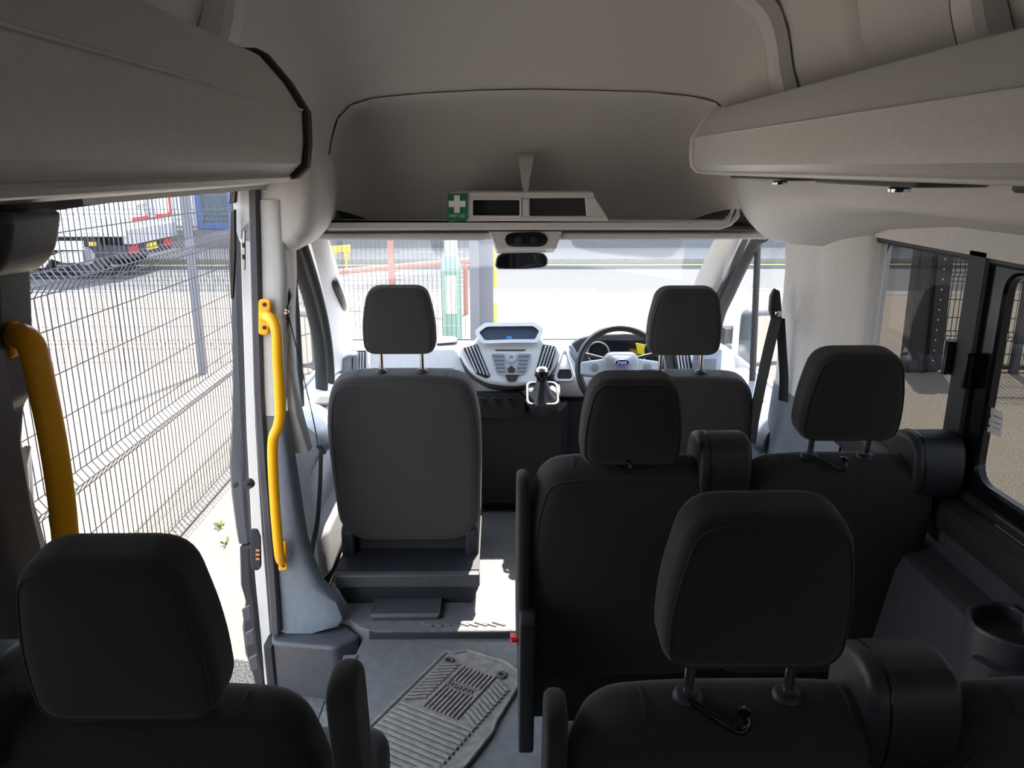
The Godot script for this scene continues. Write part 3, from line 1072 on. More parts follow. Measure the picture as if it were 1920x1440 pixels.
func pillar(s: float) -> void:   # windscreen pillar linings and the front doors
	var uv_out: Array
	var uv_in: Array
	if s < 0:
		uv_out = [[578, 440], [595, 500], [609, 560], [619, 620], [628, 700]]
		uv_in = [[612, 440, 3.15], [630, 492, 3.35], [648, 560, 3.6], [658, 610, 3.75], [664, 665, 3.9]]
	else:
		uv_out = [[1398, 436], [1374, 490], [1348, 545], [1324, 600], [1308, 700]]
		uv_in = [[1352, 430, 3.15], [1336, 455, 3.3], [1306, 520, 3.55], [1280, 590, 3.75], [1265, 665, 3.9]]
	var mb := MB.new()
	var rows := []
	for i in 5:
		var a := at_x(uv_out[i][0], uv_out[i][1], s * 0.875)
		var b := at_z(uv_in[i][0], uv_in[i][1], uv_in[i][2])
		var r := PackedVector3Array()
		for k in 6:
			var q := k / 5.0
			var p := a.lerp(b, q)
			p += Vector3(-s * 0.03 * sin(q * PI), 0, 0.02 * sin(q * PI))
			r.append(p)
		rows.append(r)
	mb.thick_sheet(rows, func(p: Vector3, _i: int, _j: int): return p + Vector3(s * 0.06, 0.02, -0.05))
	var side := "passenger" if s < 0 else "driver"
	var o := structure("trim_1" if s < 0 else "trim_2", "cream windscreen pillar lining on the %s side" % side, "pillar", mb, M.trim_light, 60)
	if s < 0:
		mb = MB.new()   # grab handle and vent
		mb.tube(smooth_path([at_z(622, 520, 3.32), at_z(627, 528, 3.26), at_z(638, 555, 3.34), at_z(643, 574, 3.42), at_z(641, 582, 3.5)], 5), 0.017, 8)
		part(o, "grab_handle", mb, M.black_plastic, 60)
		mb = MB.new()
		for k in 6:
			mb.box(at_z(633 + k * 0.6, 624 + k * 5.6, 3.52), Vector3(0.034, 0.008, 0.03), 0.002)
		part(o, "vent_slat", mb, M.trim_grey)
	# front door: dark window frame, bar, glass, card
	var t := thing("front_door", "%s front door with dark window frame and grey card" % side, "door", Vector3(s * 0.93, 0.0, -3.3))
	var X := s * 0.9
	mb = MB.new()
	if s < 0:
		frame_bar(mb, [[545, 450], [560, 500], [577, 550], [592, 610], [600, 660], [604, 740]], X + 0.01, 0.02, 0.026)
		frame_bar(mb, [[564, 448], [581, 500], [597, 555], [609, 610], [616, 660], [620, 720]], X + 0.022, 0.018, 0.02)
	else:
		frame_bar(mb, [[1430, 446], [1416, 456], [1392, 500], [1369, 550], [1346, 606], [1334, 700]], X - 0.01, 0.02, 0.026)
		frame_bar(mb, [[1416, 440], [1400, 452], [1378, 496], [1354, 545], [1331, 600], [1318, 690]], X - 0.022, 0.018, 0.02)
	part(t, "window_frame", mb, M.rubber, 60)
	mb = MB.new()
	if s < 0:
		frame_bar(mb, [[546, 470], [556, 600], [561, 700], [565, 772]], X - 0.015, 0.011, 0.014)
	else:
		frame_bar(mb, [[1421, 455], [1417, 560], [1412, 680], [1407, 790]], X + 0.015, 0.011, 0.014)
	part(t, "quarter_light_bar", mb, M.rubber, 60)
	mb = MB.new()
	mb.slab(side_plane(s * 0.94, -s), PackedVector2Array([Vector2(-s * 2.78, 1.42), Vector2(-s * 3.0, 1.42), Vector2(-s * 3.75, 0.84), Vector2(-s * 3.75, 0.70), Vector2(-s * 2.78, 0.70)]), 0.002, -0.002)
	part(t, "door_pane", mb, M.door_glass)
	mb = MB.new()   # card: shell with the sill shelf
	var rings := []
	for d in [2.72, 2.8, 3.1, 3.4, 3.45]:
		var k := 0.03 if d < 2.75 or d > 3.42 else 0.0
		var r := PackedVector3Array()
		for p in rounded(PackedVector2Array([Vector2(0.97, 0.72), Vector2(0.9 + k, 0.725), Vector2(0.84 + k, 0.705), Vector2(0.79 + k, 0.66), Vector2(0.775 + k, 0.60), Vector2(0.84 + k, 0.54), Vector2(0.86, 0.3), Vector2(0.82 + k, 0.25), Vector2(0.82 + k, 0.06), Vector2(0.97, 0.05)]), 0.02, 3):
			r.append(Vector3(s * p.x, p.y, -d))
		rings.append(r)
	mb.loft(rings)
	part(t, "door_card", mb, M.dash if s < 0 else M.trim_grey, 50)
	mb = MB.new()
	mb.box(Vector3(s * 0.85, 0.712, -2.98), Vector3(0.06, 0.012, 0.1), 0.004)
	part(t, "pull_recess", mb, M.trim_dark)
	# outside mirror
	var m := thing("door_mirror", "large grey outside mirror seen through the %s door glass" % side, "mirror", Vector3(s * 1.15, 0.5, -3.85))
	mb = MB.new()
	mb.pillow(Pl.new(Vector3(s * 1.15, 0.74, -3.8), Vector3(1, 0, -0.25 * s), Vector3.UP), rect(-0.13, -0.2, 0.13, 0.2, 0.06), 0.12, 0.05, 0.0, 0.03)
	part(m, "housing", mb, M.rubber_pale, 60)
	var gp := Pl.new(Vector3(s * 1.15, 0.74, -3.8), Vector3(1, 0, -0.25 * s), Vector3.UP)
	mb = MB.new()
	mb.slab(gp, rect(-0.105, -0.06, 0.105, 0.17, 0.03), 0.064, 0.058)
	part(m, "main_glass", mb, M.mirror)
	mb = MB.new()
	mb.slab(gp, rect(-0.105, -0.17, 0.105, -0.08, 0.025), 0.064, 0.058)
	part(m, "wide_angle_glass", mb, M.mirror)
	mb = MB.new()
	mb.box2(Vector3(s * 0.96, 0.62, -3.86), Vector3(s * 1.1, 0.67, -3.93), 0.015)
	mb.box2(Vector3(s * 0.94, 0.58, -3.82), Vector3(s * 1.0, 0.84, -3.96), 0.015)
	part(m, "mirror_arm", mb, M.rubber_pale)

func frame_bar(mb: MB, uv: Array, x: float, w: float, depth: float) -> void:
	var pts := []
	for e in uv:
		pts.append(at_x(e[0], e[1], x))
	mb.tube(smooth_path(pts, 4), 1.0, 8, Vector2(depth, w), Vector3.RIGHT)

func header() -> void:
	# parcel shelf over the windscreen with its radio box
	var t := thing("overhead_shelf", "pale full-width parcel shelf above the windscreen with two slots", "shelf", Vector3(0, 1.37, -3.0))
	var mb := MB.new()
	var lip := px(facing(2.86), [597, 372, 602, 402, 614, 413, 1362, 413, 1374, 402, 1382, 366, 1390, 370, 1388, 408, 1372, 424, 1350, 431, 612, 432, 598, 418, 592, 400], 0.008)
	mb.slab(facing(2.86), lip, 0.0, -0.05, 0.008, 3)
	part(t, "shelf_lip", mb, M.trim_light)
	mb = MB.new()
	mb.box2(Vector3(-0.78, 1.375, -2.88), Vector3(0.77, 1.392, -3.15), 0.004)
	part(t, "shelf_board", mb, M.trim_dark)
	mb = MB.new()
	mb.box2(Vector3(-0.94, 1.37, -3.14), Vector3(0.94, 1.47, -3.17), 0.004)
	for s in [-1.0, 1.0]:
		mb.box2(Vector3(s * 0.78, 1.37, -2.93), Vector3(s * 0.95, 1.5, -3.17), 0.01)
	part(t, "shelf_back", mb, M.headliner)
	mb = MB.new()
	mb.box2(Vector3(-0.82, 1.345, -2.9), Vector3(0.82, 1.37, -3.2), 0.006)
	part(t, "header_underside", mb, M.trim_light)
	var pl := facing(2.845)
	var box_outline := px(pl, [842, 415, 846, 361, 1110, 361, 1141, 412], 0.006)
	mb = MB.new()
	# the box is built round its two slots
	mb.slab(pl, px(pl, [842, 415, 846, 360, 1112, 360, 1116, 371, 846, 373]), 0.0, -0.2, 0.003)
	mb.slab(pl, px(pl, [842, 415, 842, 405, 1137, 405, 1141, 412, 1141, 414]), 0.0, -0.2, 0.003)
	mb.slab(pl, px(pl, [842, 405.5, 845, 372.5, 884, 372.5, 884, 405.5]), 0.0, -0.2, 0.003)
	mb.slab(pl, px(pl, [978, 372.5, 993, 372.5, 993, 405.5, 978, 405.5]), 0.0, -0.2, 0.003)
	mb.slab(pl, px(pl, [1097, 370.5, 1116, 370.5, 1138, 405.5, 1100, 405.5]), 0.0, -0.2, 0.003)
	var rb := part(t, "radio_box", mb, M.trim_light)
	mb = MB.new()
	mb.slab(facing(2.9), px(facing(2.9), [880, 370, 980, 370, 980, 408, 880, 408]), 0.0, -0.01)
	part(rb, "open_slot_back", mb, M.black_plastic)
	mb = MB.new()
	mb.slab(facing(2.86), px(facing(2.86), [992, 370, 1098, 370, 1099, 406, 992, 406]), 0.0, -0.01)
	var lid := part(rb, "slot_blank", mb, M.gloss_black)
	mb = MB.new()
	mb.lathe([[0.0, 0.0], [0.008, 0.0], [0.008, 0.004], [0.0, 0.005]], at_z(1044, 389, 2.86), Vector3.BACK, 12)
	part(lid, "slot_knob", mb, M.black_plastic)
	mb = MB.new()
	mb.frame(pl, px(pl, [882, 408, 978, 408, 978, 371, 882, 371], 0.004), px(pl, [887, 404, 974, 404, 974, 375, 887, 375], 0.004), 0.004, -0.006, 0.001)
	part(rb, "slot_frame", mb, M.trim_light)
	mb = MB.new()   # upright fin behind the box
	var fin := []
	for e in [[968, 1004, 288, 3.04], [973, 1000, 300, 2.98], [977, 993, 335, 2.93], [979, 992, 350, 2.90], [982, 990, 362, 2.88]]:
		var a := at_z(e[0], e[2], e[3])
		var b := at_z(e[1], e[2], e[3])
		fin.append(PackedVector3Array([a, b, b + Vector3(0, 0.03, -0.25), a + Vector3(0, 0.03, -0.25)]))
	mb.loft(fin)
	part(t, "centre_fin", mb, M.trim_light, 50)

	# first aid sign
	mb = MB.new()
	var sp := facing(2.838)
	mb.slab(sp, px(sp, [840, 363, 876, 362, 875, 415, 838, 414], 0.003), 0.002, 0.0)
	var sg := single("first_aid_sign", "green first aid sign with white cross on the parcel shelf edge", "sign", mb, M.sign_green)
	mb = MB.new()
	mb.slab(sp, px(sp, [851.5, 366, 862, 366, 862, 376.5, 873, 376.5, 873, 388, 862, 388, 862, 399, 851.5, 399, 851.5, 388, 841.5, 388, 841.5, 376.5, 851.5, 376.5]), 0.0035, 0.0015)
	part(sg, "white_cross", mb, M.white_print)
	lettering(sg, "lettering", "FIRST AID", at_z(857, 405, 2.835), Basis(), 0.0132, M.white_print)

	# roof control unit and mirror
	t = thing("roof_console", "pale trapezoid roof console with a black control panel above the mirror", "console", at_z(986, 468, 2.9))
	mb = MB.new()
	var cp := leaning(at_z(986, 450, 2.88), 12)
	mb.slab(cp, px(cp, [916, 430, 1056, 430, 1043, 466, 930, 468], 0.006), 0.0, -0.14, 0.008, 3)
	part(t, "console_body", mb, M.trim_light)
	mb = MB.new()
	mb.slab(cp, px(cp, [946, 450, 950, 440, 962, 436, 1010, 435, 1022, 439, 1027, 449, 1023, 459, 1012, 463, 962, 463, 951, 460], 0.008), 0.006, -0.002, 0.003, 2)
	var panel := part(t, "control_panel", mb, M.gloss_black)
	mb = MB.new()
	for u in [972, 1001]:
		mb.lathe([[0.0, 0.0], [0.014, 0.0], [0.013, 0.008], [0.0, 0.009]], at_z(u, 451, 2.875), cp.n, 16)
	part(panel, "rotary_knob", mb, M.black_plastic)
	t = thing("rear_view_mirror", "dark oblong rear view mirror hanging from the windscreen header", "mirror", at_z(978, 505, 3.0))
	mb = MB.new()
	var mp := leaning(at_z(978, 489, 3.0), -3)
	mb.slab(mp, px(mp, [928, 500, 931, 482, 942, 475, 980, 473, 1020, 476, 1027, 484, 1027, 497, 1018, 502, 985, 505, 945, 505, 933, 504], 0.012), 0.0, -0.03, 0.008, 3)
	part(t, "mirror_housing", mb, M.black_plastic)
	mb = MB.new()
	mb.slab(mp, px(mp, [931, 498, 934, 483, 943, 477.5, 980, 476, 1019, 478, 1024, 485, 1024, 496, 1017, 500, 985, 503, 945, 502.5], 0.01), 0.0015, -0.001)
	part(t, "mirror_glass", mb, M.mirror)
	mb = MB.new()
	mb.tube(PackedVector3Array([at_z(980, 478, 3.02), at_z(980, 466, 3.05)]), 0.012, 10)
	mb.slab(facing(3.02), px(facing(3.02), [938, 466, 1010, 466, 996, 473, 950, 473], 0.004), 0.0, -0.03, 0.004)
	part(t, "mirror_stem", mb, M.black_plastic)
	# sun visors folded up under the header
	for e in [[617, 915, 437, 445, "passenger"], [1060, 1338, 432, 442, "driver"]]:
		t = thing("sun_visor", "pale sun visor folded up on the %s side of the header" % e[4], "sun visor", at_z((e[0] + e[1]) / 2.0, e[3], 3.05), "sun visors")
		mb = MB.new()
		mb.pillow(Pl.new(at_z((e[0] + e[1]) / 2.0, e[2], 3.05) + Vector3(0, 0.01, 0), Vector3.RIGHT, Vector3(0, 0.25, -1)), rect(-0.3, -0.09, 0.3, 0.09, 0.03), 0.022, 0.009, 0.001, 0.001)
		part(t, "visor_board", mb, M.trim_light, 60)
		mb = MB.new()
		var sx := -1.0 if e[0] < 900 else 1.0
		mb.tube(PackedVector3Array([at_z((e[0] + e[1]) / 2.0, e[2] - 4, 2.97) + Vector3(-0.29, 0.004, 0), at_z((e[0] + e[1]) / 2.0, e[2] - 4, 2.97) + Vector3(0.29, 0.004, 0)]), 0.006, 8)
		part(t, "pivot_rod", mb, M.black_plastic)

func dashboard() -> void:
	var t := thing("dashboard", "pale grey dashboard with a silver centre stack below the windscreen", "dashboard", Vector3(0, 0.0, -3.7))
	var mb := MB.new()
	var rings := []
	for e in [[-0.93, 0.03], [-0.88, 0.0], [-0.55, 0.0], [-0.3, 0.0], [0.1, 0.0], [0.2, 0.0], [0.62, 0.0], [0.88, 0.0], [0.93, 0.03]]:
		var k: float = e[1]
		var r := PackedVector3Array()
		for p in rounded(PackedVector2Array([Vector2(4.28, 0.64), Vector2(3.72, 0.795 - k), Vector2(3.6, 0.80 - k), Vector2(3.52 + k, 0.74), Vector2(3.47 + k, 0.66), Vector2(3.47 + k, 0.58), Vector2(3.55, 0.56), Vector2(3.6, 0.5), Vector2(3.66, 0.35), Vector2(3.8, 0.1), Vector2(4.28, 0.1)]), 0.03, 3):
			r.append(Vector3(e[0], p.y, -p.x))
		rings.append(r)
	mb.loft(rings)
	part(t, "dash_body", mb, M.dash, 50)
	mb = MB.new()   # dark pad at the windscreen foot, added to cut the dash reflection
	mb.slab(Pl.new(Vector3(0, 0.795, -3.72), Vector3.RIGHT, Vector3(0, -0.267, -0.964)), rect(-0.9, 0.03, 0.9, 0.55, 0.03), 0.008, -0.03, 0.006, 2)
	part(t, "added_dark_pad", mb, M.black_plastic)
	mb = MB.new()   # black lower half
	mb.box2(Vector3(-0.92, 0.12, -3.52), Vector3(0.92, 0.565, -3.62), 0.02)
	mb.box2(Vector3(-0.34, 0.05, -3.42), Vector3(0.15, 0.56, -3.6), 0.03)
	part(t, "lower_panel", mb, M.black_plastic)
	# the stack: a shield-shaped panel leaning away
	var pl := leaning(at_z(955, 722, 3.36), 28)
	mb = MB.new()
	var shield := px(pl, [858, 652, 890, 640, 900, 616, 912, 611, 1000, 611, 1013, 618, 1018, 640, 1046, 648, 1052, 660, 1046, 680, 1030, 705, 1005, 719, 960, 724, 915, 719, 886, 703, 868, 680], 0.03, 5)
	mb.slab(pl, shield, 0.0, -0.14, 0.015, 4)
	var stack := part(t, "centre_stack", mb, M.dash_silver, 50)
	mb = MB.new()
	mb.frame(pl, MB.ccw(shield), MB.new().inset(MB.ccw(shield), 0.006), -0.012, -0.12)
	part(stack, "stack_gap", mb, M.black_plastic)
	mb = MB.new()
	mb.slab(pl, px(pl, [896, 625, 912, 613, 1000, 612, 1013, 622, 1004, 640, 960, 640, 908, 642], 0.012), 0.006, -0.01, 0.003)
	var scr := part(stack, "display", mb, M.screen_glass)
	mb = MB.new()
	mb.slab(pl, px(pl, [949, 631, 960, 631, 960, 636, 949, 636]), 0.0075, 0.005)
	part(scr, "display_mark", mb, M.screen_blue)
	mb = MB.new()
	mb.frame(pl, px(pl, [891, 624, 909, 609, 1003, 608, 1018, 621, 1008, 643, 960, 643, 905, 645], 0.014), px(pl, [896, 625, 912, 613, 1000, 612, 1013, 622, 1004, 640, 960, 640, 908, 642], 0.012), 0.02, -0.02, 0.004)
	part(stack, "display_hood", mb, M.dash, 50)
	mb = MB.new()
	mb.slab(pl, px(pl, [928, 655.5, 986, 655.5, 984, 658, 930, 658]), 0.002, -0.004)
	part(stack, "disc_slot", mb, M.black_plastic)
	# buttons fan out from the dial
	mb = MB.new()
	mb.slab(pl, px(pl, [920, 663, 998, 663, 994, 690, 984, 702, 966, 706, 960, 717, 954, 717, 948, 706, 932, 702, 926, 690], 0.008), 0.004, -0.002, 0.002)
	var keys := part(stack, "key_panel", mb, M.silver_plastic)
	for row in 5:
		for sgn in [-1, 1]:
			mb = MB.new()
			var v: float = 667.0 + row * 7.2
			var u0: float = 958.5 + sgn * (13.0 - (0.0 if row < 3 else 2.0))
			var u1: float = 958.5 + sgn * (36.0 - row * 2.0)
			mb.slab(pl, px(pl, [u0, v - 2.4, u1, v - 2.9, u1 - sgn * 1.0, v + 2.2, u0, v + 2.6], 0.002), 0.010, 0.002, 0.0015)
			part(keys, "key", mb, M.button_grey)
	mb = MB.new()
	mb.lathe([[0.0, 0.0], [0.021, 0.0], [0.02, 0.012], [0.013, 0.013], [0.012, 0.008], [0.0, 0.008]], pl.w(px(pl, [958.5, 673])[0]), pl.n, 20)
	part(keys, "dial", mb, M.silver_plastic)
	mb = MB.new()
	mb.slab(pl, px(pl, [958.5, 686, 966, 692, 964, 699, 953, 699, 951, 692], 0.004), 0.011, 0.002, 0.002)
	part(keys, "arrow_key", mb, M.black_plastic)
	mb = MB.new()
	mb.slab(pl, px(pl, [947, 703, 974, 703, 966, 716, 952, 716], 0.003), 0.007, 0.002, 0.001)
	var hz := part(keys, "hazard_key", mb, M.black_plastic)
	mb = MB.new()
	mb.slab(pl, px(pl, [957.5, 712, 961, 712, 959.2, 709]), 0.009, 0.007)
	part(hz, "red_triangle", mb, M.red_plastic)
	# slanted air vents
	for q in [[868, 652, 895, 645, 920, 706, 912, 710, 893, 702], [1018, 645, 1044, 649, 1034, 690, 1024, 705, 1001, 706]]:
		var vent: MeshInstance3D
		mb = MB.new()
		mb.slab(pl, px(pl, q, 0.008), 0.003, -0.004, 0.002)
		vent = part(stack, "air_vent", mb, M.black_plastic)
		for k in 4:
			mb = MB.new()
			var l: bool = q[0] < 900
			var top := Vector2(873 + k * 6.0, 653 - k * 1.4) if l else Vector2(1022 + k * 6.0, 650 + k * 0.6)
			var bot := Vector2(893 + k * 7.0, 699 + k * 2.0) if l else Vector2(1005 + k * 7.0, 704 - k * 4.0)
			mb.slab(pl, px(pl, [top.x, top.y, top.x + 2.2, top.y, bot.x + 2.2, bot.y, bot.x, bot.y]), 0.012, 0.002, 0.001)
			part(vent, "vent_slat", mb, M.silver_plastic)
	# end vent and glove box on the passenger side
	mb = MB.new()
	var ep := leaning(at_z(670, 680, 3.46), 20)
	mb.slab(ep, px(ep, [655, 655, 690, 655, 690, 705, 652, 712], 0.01), 0.004, -0.04, 0.004)
	var ev := part(t, "end_vent", mb, M.dash)
	mb = MB.new()
	mb.slab(ep, px(ep, [659, 659, 686, 658, 686, 700, 657, 704], 0.004), 0.006, 0.0)
	part(ev, "vent_recess", mb, M.black_plastic)
	for k in 5:
		mb = MB.new()
		mb.slab(ep, px(ep, [661 + k * 5, 661, 663.5 + k * 5, 661, 663 + k * 5, 701, 660 + k * 5, 702]), 0.014, 0.004, 0.001)
		part(ev, "vent_slat", mb, M.silver_plastic)
	mb = MB.new()
	var gp := leaning(at_z(780, 685, 3.47), 25)
	mb.slab(gp, px(gp, [694, 657, 850, 654, 860, 662, 878, 712, 870, 724, 694, 724], 0.02), 0.012, -0.02, 0.006, 2)
	var gb := part(t, "glove_box_lid", mb, M.dash)
	mb = MB.new()
	mb.slab(gp, px(gp, [700, 691, 852, 691, 852, 692.6, 700, 692.6]), 0.0135, 0.01)
	part(gb, "lid_crease", mb, M.trim_grey)
	mb = MB.new()   # tray in the dash top
	mb.slab(leaning(at_z(840, 634, 3.62), 60), px(leaning(at_z(840, 634, 3.62), 60), [818, 633, 824, 629, 852, 629, 859, 633, 854, 640, 818, 643], 0.01), -0.004, -0.03)
	part(t, "top_tray", mb, M.black_plastic)
	# cup holder pod at the passenger end
	mb = MB.new()
	var cupc := at_z(622, 712, 3.3)
	mb.lathe([[0.0, -0.1], [0.05, -0.1], [0.058, 0.0], [0.05, 0.004], [0.044, 0.0], [0.04, -0.07], [0.0, -0.072]], cupc, Vector3.UP, 24)
	var pod := part(t, "cup_pod", mb, M.trim_grey, 50)
	mb = MB.new()
	mb.slab(facing(3.42), px(facing(3.42), [594, 720, 600, 700, 650, 664, 668, 662, 668, 760, 596, 752], 0.02), 0.0, -0.1, 0.02, 3)
	part(t, "cup_pod_wing", mb, M.trim_grey)
	# heater panel with three knobs
	mb = MB.new()
	var hp := facing(3.40)
	mb.slab(hp, px(hp, [872, 735, 975, 735, 984, 742, 986, 778, 976, 783, 880, 783], 0.012), 0.012, -0.02, 0.005, 2)
	var heat := part(t, "heater_panel", mb, M.black_plastic)
	for u in [901, 928, 955]:
		mb = MB.new()
		mb.torus(at_z(u, 755, 3.385), Vector3.BACK, 0.024, 0.003, 24, 6)
		var kn := part(heat, "heater_knob", mb, M.trim_dark)
		mb = MB.new()
		mb.lathe([[0.0, 0.0], [0.019, 0.0], [0.017, 0.018], [0.0, 0.019]], at_z(u, 755, 3.388), Vector3.BACK, 20)
		mb.box(at_z(u, 755, 3.366), Vector3(0.006, 0.034, 0.01), 0.001, Basis(Vector3.BACK, 0.5))
		part(kn, "knob_cap", mb, M.black_plastic)
	# triangular tray beside the gear lever
	mb = MB.new()
	var tp := leaning(at_z(1058, 690, 3.42), 24)
	mb.frame(tp, MB.ccw(px(tp, [1056, 656, 1062, 656, 1079, 708, 1074, 716, 1042, 716, 1038, 708], 0.01)), MB.ccw(px(tp, [1057, 663, 1061, 663, 1073, 705, 1070, 711, 1046, 711, 1044, 705], 0.008)), 0.01, -0.02, 0.003)
	var tray := part(t, "tray_surround", mb, M.dash)
	mb = MB.new()
	mb.slab(tp, px(tp, [1049, 692, 1069, 692, 1074, 707, 1070, 712, 1046, 712, 1043, 707]), -0.004, -0.03)
	part(tray, "tray_recess", mb, M.black_plastic)
	# instrument binnacle behind the wheel
	mb = MB.new()
	var bp := leaning(at_z(1150, 650, 3.56), 22)
	mb.slab(bp, px(bp, [1064, 652, 1080, 636, 1110, 627, 1170, 625, 1240, 628, 1270, 640, 1285, 665, 1285, 700, 1200, 720, 1090, 706], 0.03, 5), 0.03, -0.08, 0.012, 3)
	var bin := part(t, "instrument_binnacle", mb, M.black_plastic, 50)
	mb = MB.new()
	mb.slab(bp, px(bp, [1100, 650, 1112, 641, 1225, 640, 1240, 650, 1240, 690, 1110, 690], 0.015), 0.034, 0.02)
	var face := part(bin, "dial_face", mb, M.gloss_black)
	mb = MB.new()
	for u in [1120, 1222]:
		mb.torus(bp.w(px(bp, [u, 664])[0], 0.036), bp.n, 0.05, 0.004, 28, 6)
	part(face, "dial_ring", mb, M.button_grey)
	mb = MB.new()
	mb.slab(bp, px(bp, [1064, 650, 1071, 648, 1098, 690, 1094, 700, 1086, 696], 0.006), 0.036, 0.0, 0.003)
	part(bin, "switch_strip", mb, M.trim_grey)
	mb = MB.new()
	mb.slab(facing(3.45), px(facing(3.45), [1192, 643, 1208, 646, 1208, 665, 1196, 663]), 0.001, -0.001)
	part(bin, "yellow_note", mb, M.yellow_paper, 40.0, "yellow paper note on the instrument dials")
	# driver's end vent seen past the head restraint posts
	mb = MB.new()
	var dp := leaning(at_z(1275, 675, 3.5), 20)
	mb.slab(dp, px(dp, [1262, 655, 1292, 655, 1300, 700, 1268, 700], 0.01), 0.01, -0.03, 0.004)
	var dv := part(t, "end_vent", mb, M.black_plastic)
	for k in 4:
		mb = MB.new()
		mb.slab(dp, px(dp, [1266 + k * 6, 657, 1269 + k * 6, 657, 1275 + k * 6, 698, 1272 + k * 6, 698]), 0.018, 0.006, 0.001)
		part(dv, "vent_slat", mb, M.silver_plastic)
	mb = MB.new()
	mb.box(at_z(1325, 680, 3.45), Vector3(0.12, 0.12, 0.1), 0.03)
	part(t, "end_pod", mb, M.trim_grey)

	# gear lever on its dash pod
	t = thing("gear_lever", "short gear lever with a chrome topped knob on the dash pod", "gear lever", at_z(1015, 770, 3.3))
	mb = MB.new()
	rings = []
	for e in [[988, 1050, 727, 3.33, 0.02], [986, 1050, 742, 3.28, 0.06], [992, 1046, 765, 3.27, 0.1], [1000, 1040, 782, 3.3, 0.1]]:
		var a := at_z(e[0], e[2], e[3])
		var b := at_z(e[1], e[2], e[3])
		rings.append(PackedVector3Array([a, a.lerp(b, 0.3) + Vector3(0, 0, 0.03), a.lerp(b, 0.7) + Vector3(0, 0, 0.03), b, b + Vector3(0, 0.02, -0.15), a + Vector3(0, 0.02, -0.15)]))
	mb.loft(rings)
	part(t, "lever_pod", mb, M.black_plastic, 60)
	mb = MB.new()   # folded leather gaiter
	rings = []
	for i in 6:
		var q := i / 5.0
		var r := PackedVector3Array()
		for k in 24:
			var a := TAU * k / 24
			var w := lerpf(0.055, 0.011, pow(q, 0.7)) * (1.0 + 0.16 * (1 - q) * sin(a * 4.0 + 0.6))
			r.append(at_z(1017, 752, 3.24).lerp(at_z(1016, 704, 3.24), q) + Vector3(cos(a) * w * 1.25, sin(q * 9.0 + a * 2) * 0.004, sin(a) * w))
		rings.append(r)
	mb.loft(rings)
	part(t, "gaiter", mb, M.leather, 60)
	mb = MB.new()
	mb.frame(leaning(at_z(1017, 738, 3.25), 60), rect(-0.07, -0.07, 0.07, 0.07, 0.03), rect(-0.06, -0.06, 0.06, 0.06, 0.025), 0.006, -0.01, 0.002)
	part(t, "gaiter_frame", mb, M.trim_charcoal)
	mb = MB.new()
	mb.tube(PackedVector3Array([at_z(1017, 735, 3.24), at_z(1016, 708, 3.24)]), 0.007, 10)
	part(t, "lever_rod", mb, M.chrome)
	mb = MB.new()
	mb.lathe([[0.0, -0.036], [0.017, -0.034], [0.026, -0.016], [0.029, 0.004], [0.025, 0.02], [0.0, 0.026]], at_z(1016, 700, 3.24), Vector3(0, 1, -0.1), 20)
	var gk := part(t, "knob", mb, M.gloss_black, 60)
	mb = MB.new()
	mb.lathe([[0.0, 0.03], [0.016, 0.029], [0.0255, 0.021], [0.0285, 0.01], [0.0, 0.009]], at_z(1016, 700, 3.24), Vector3(0, 1, -0.1), 20)
	part(gk, "knob_cap", mb, M.chrome, 60)

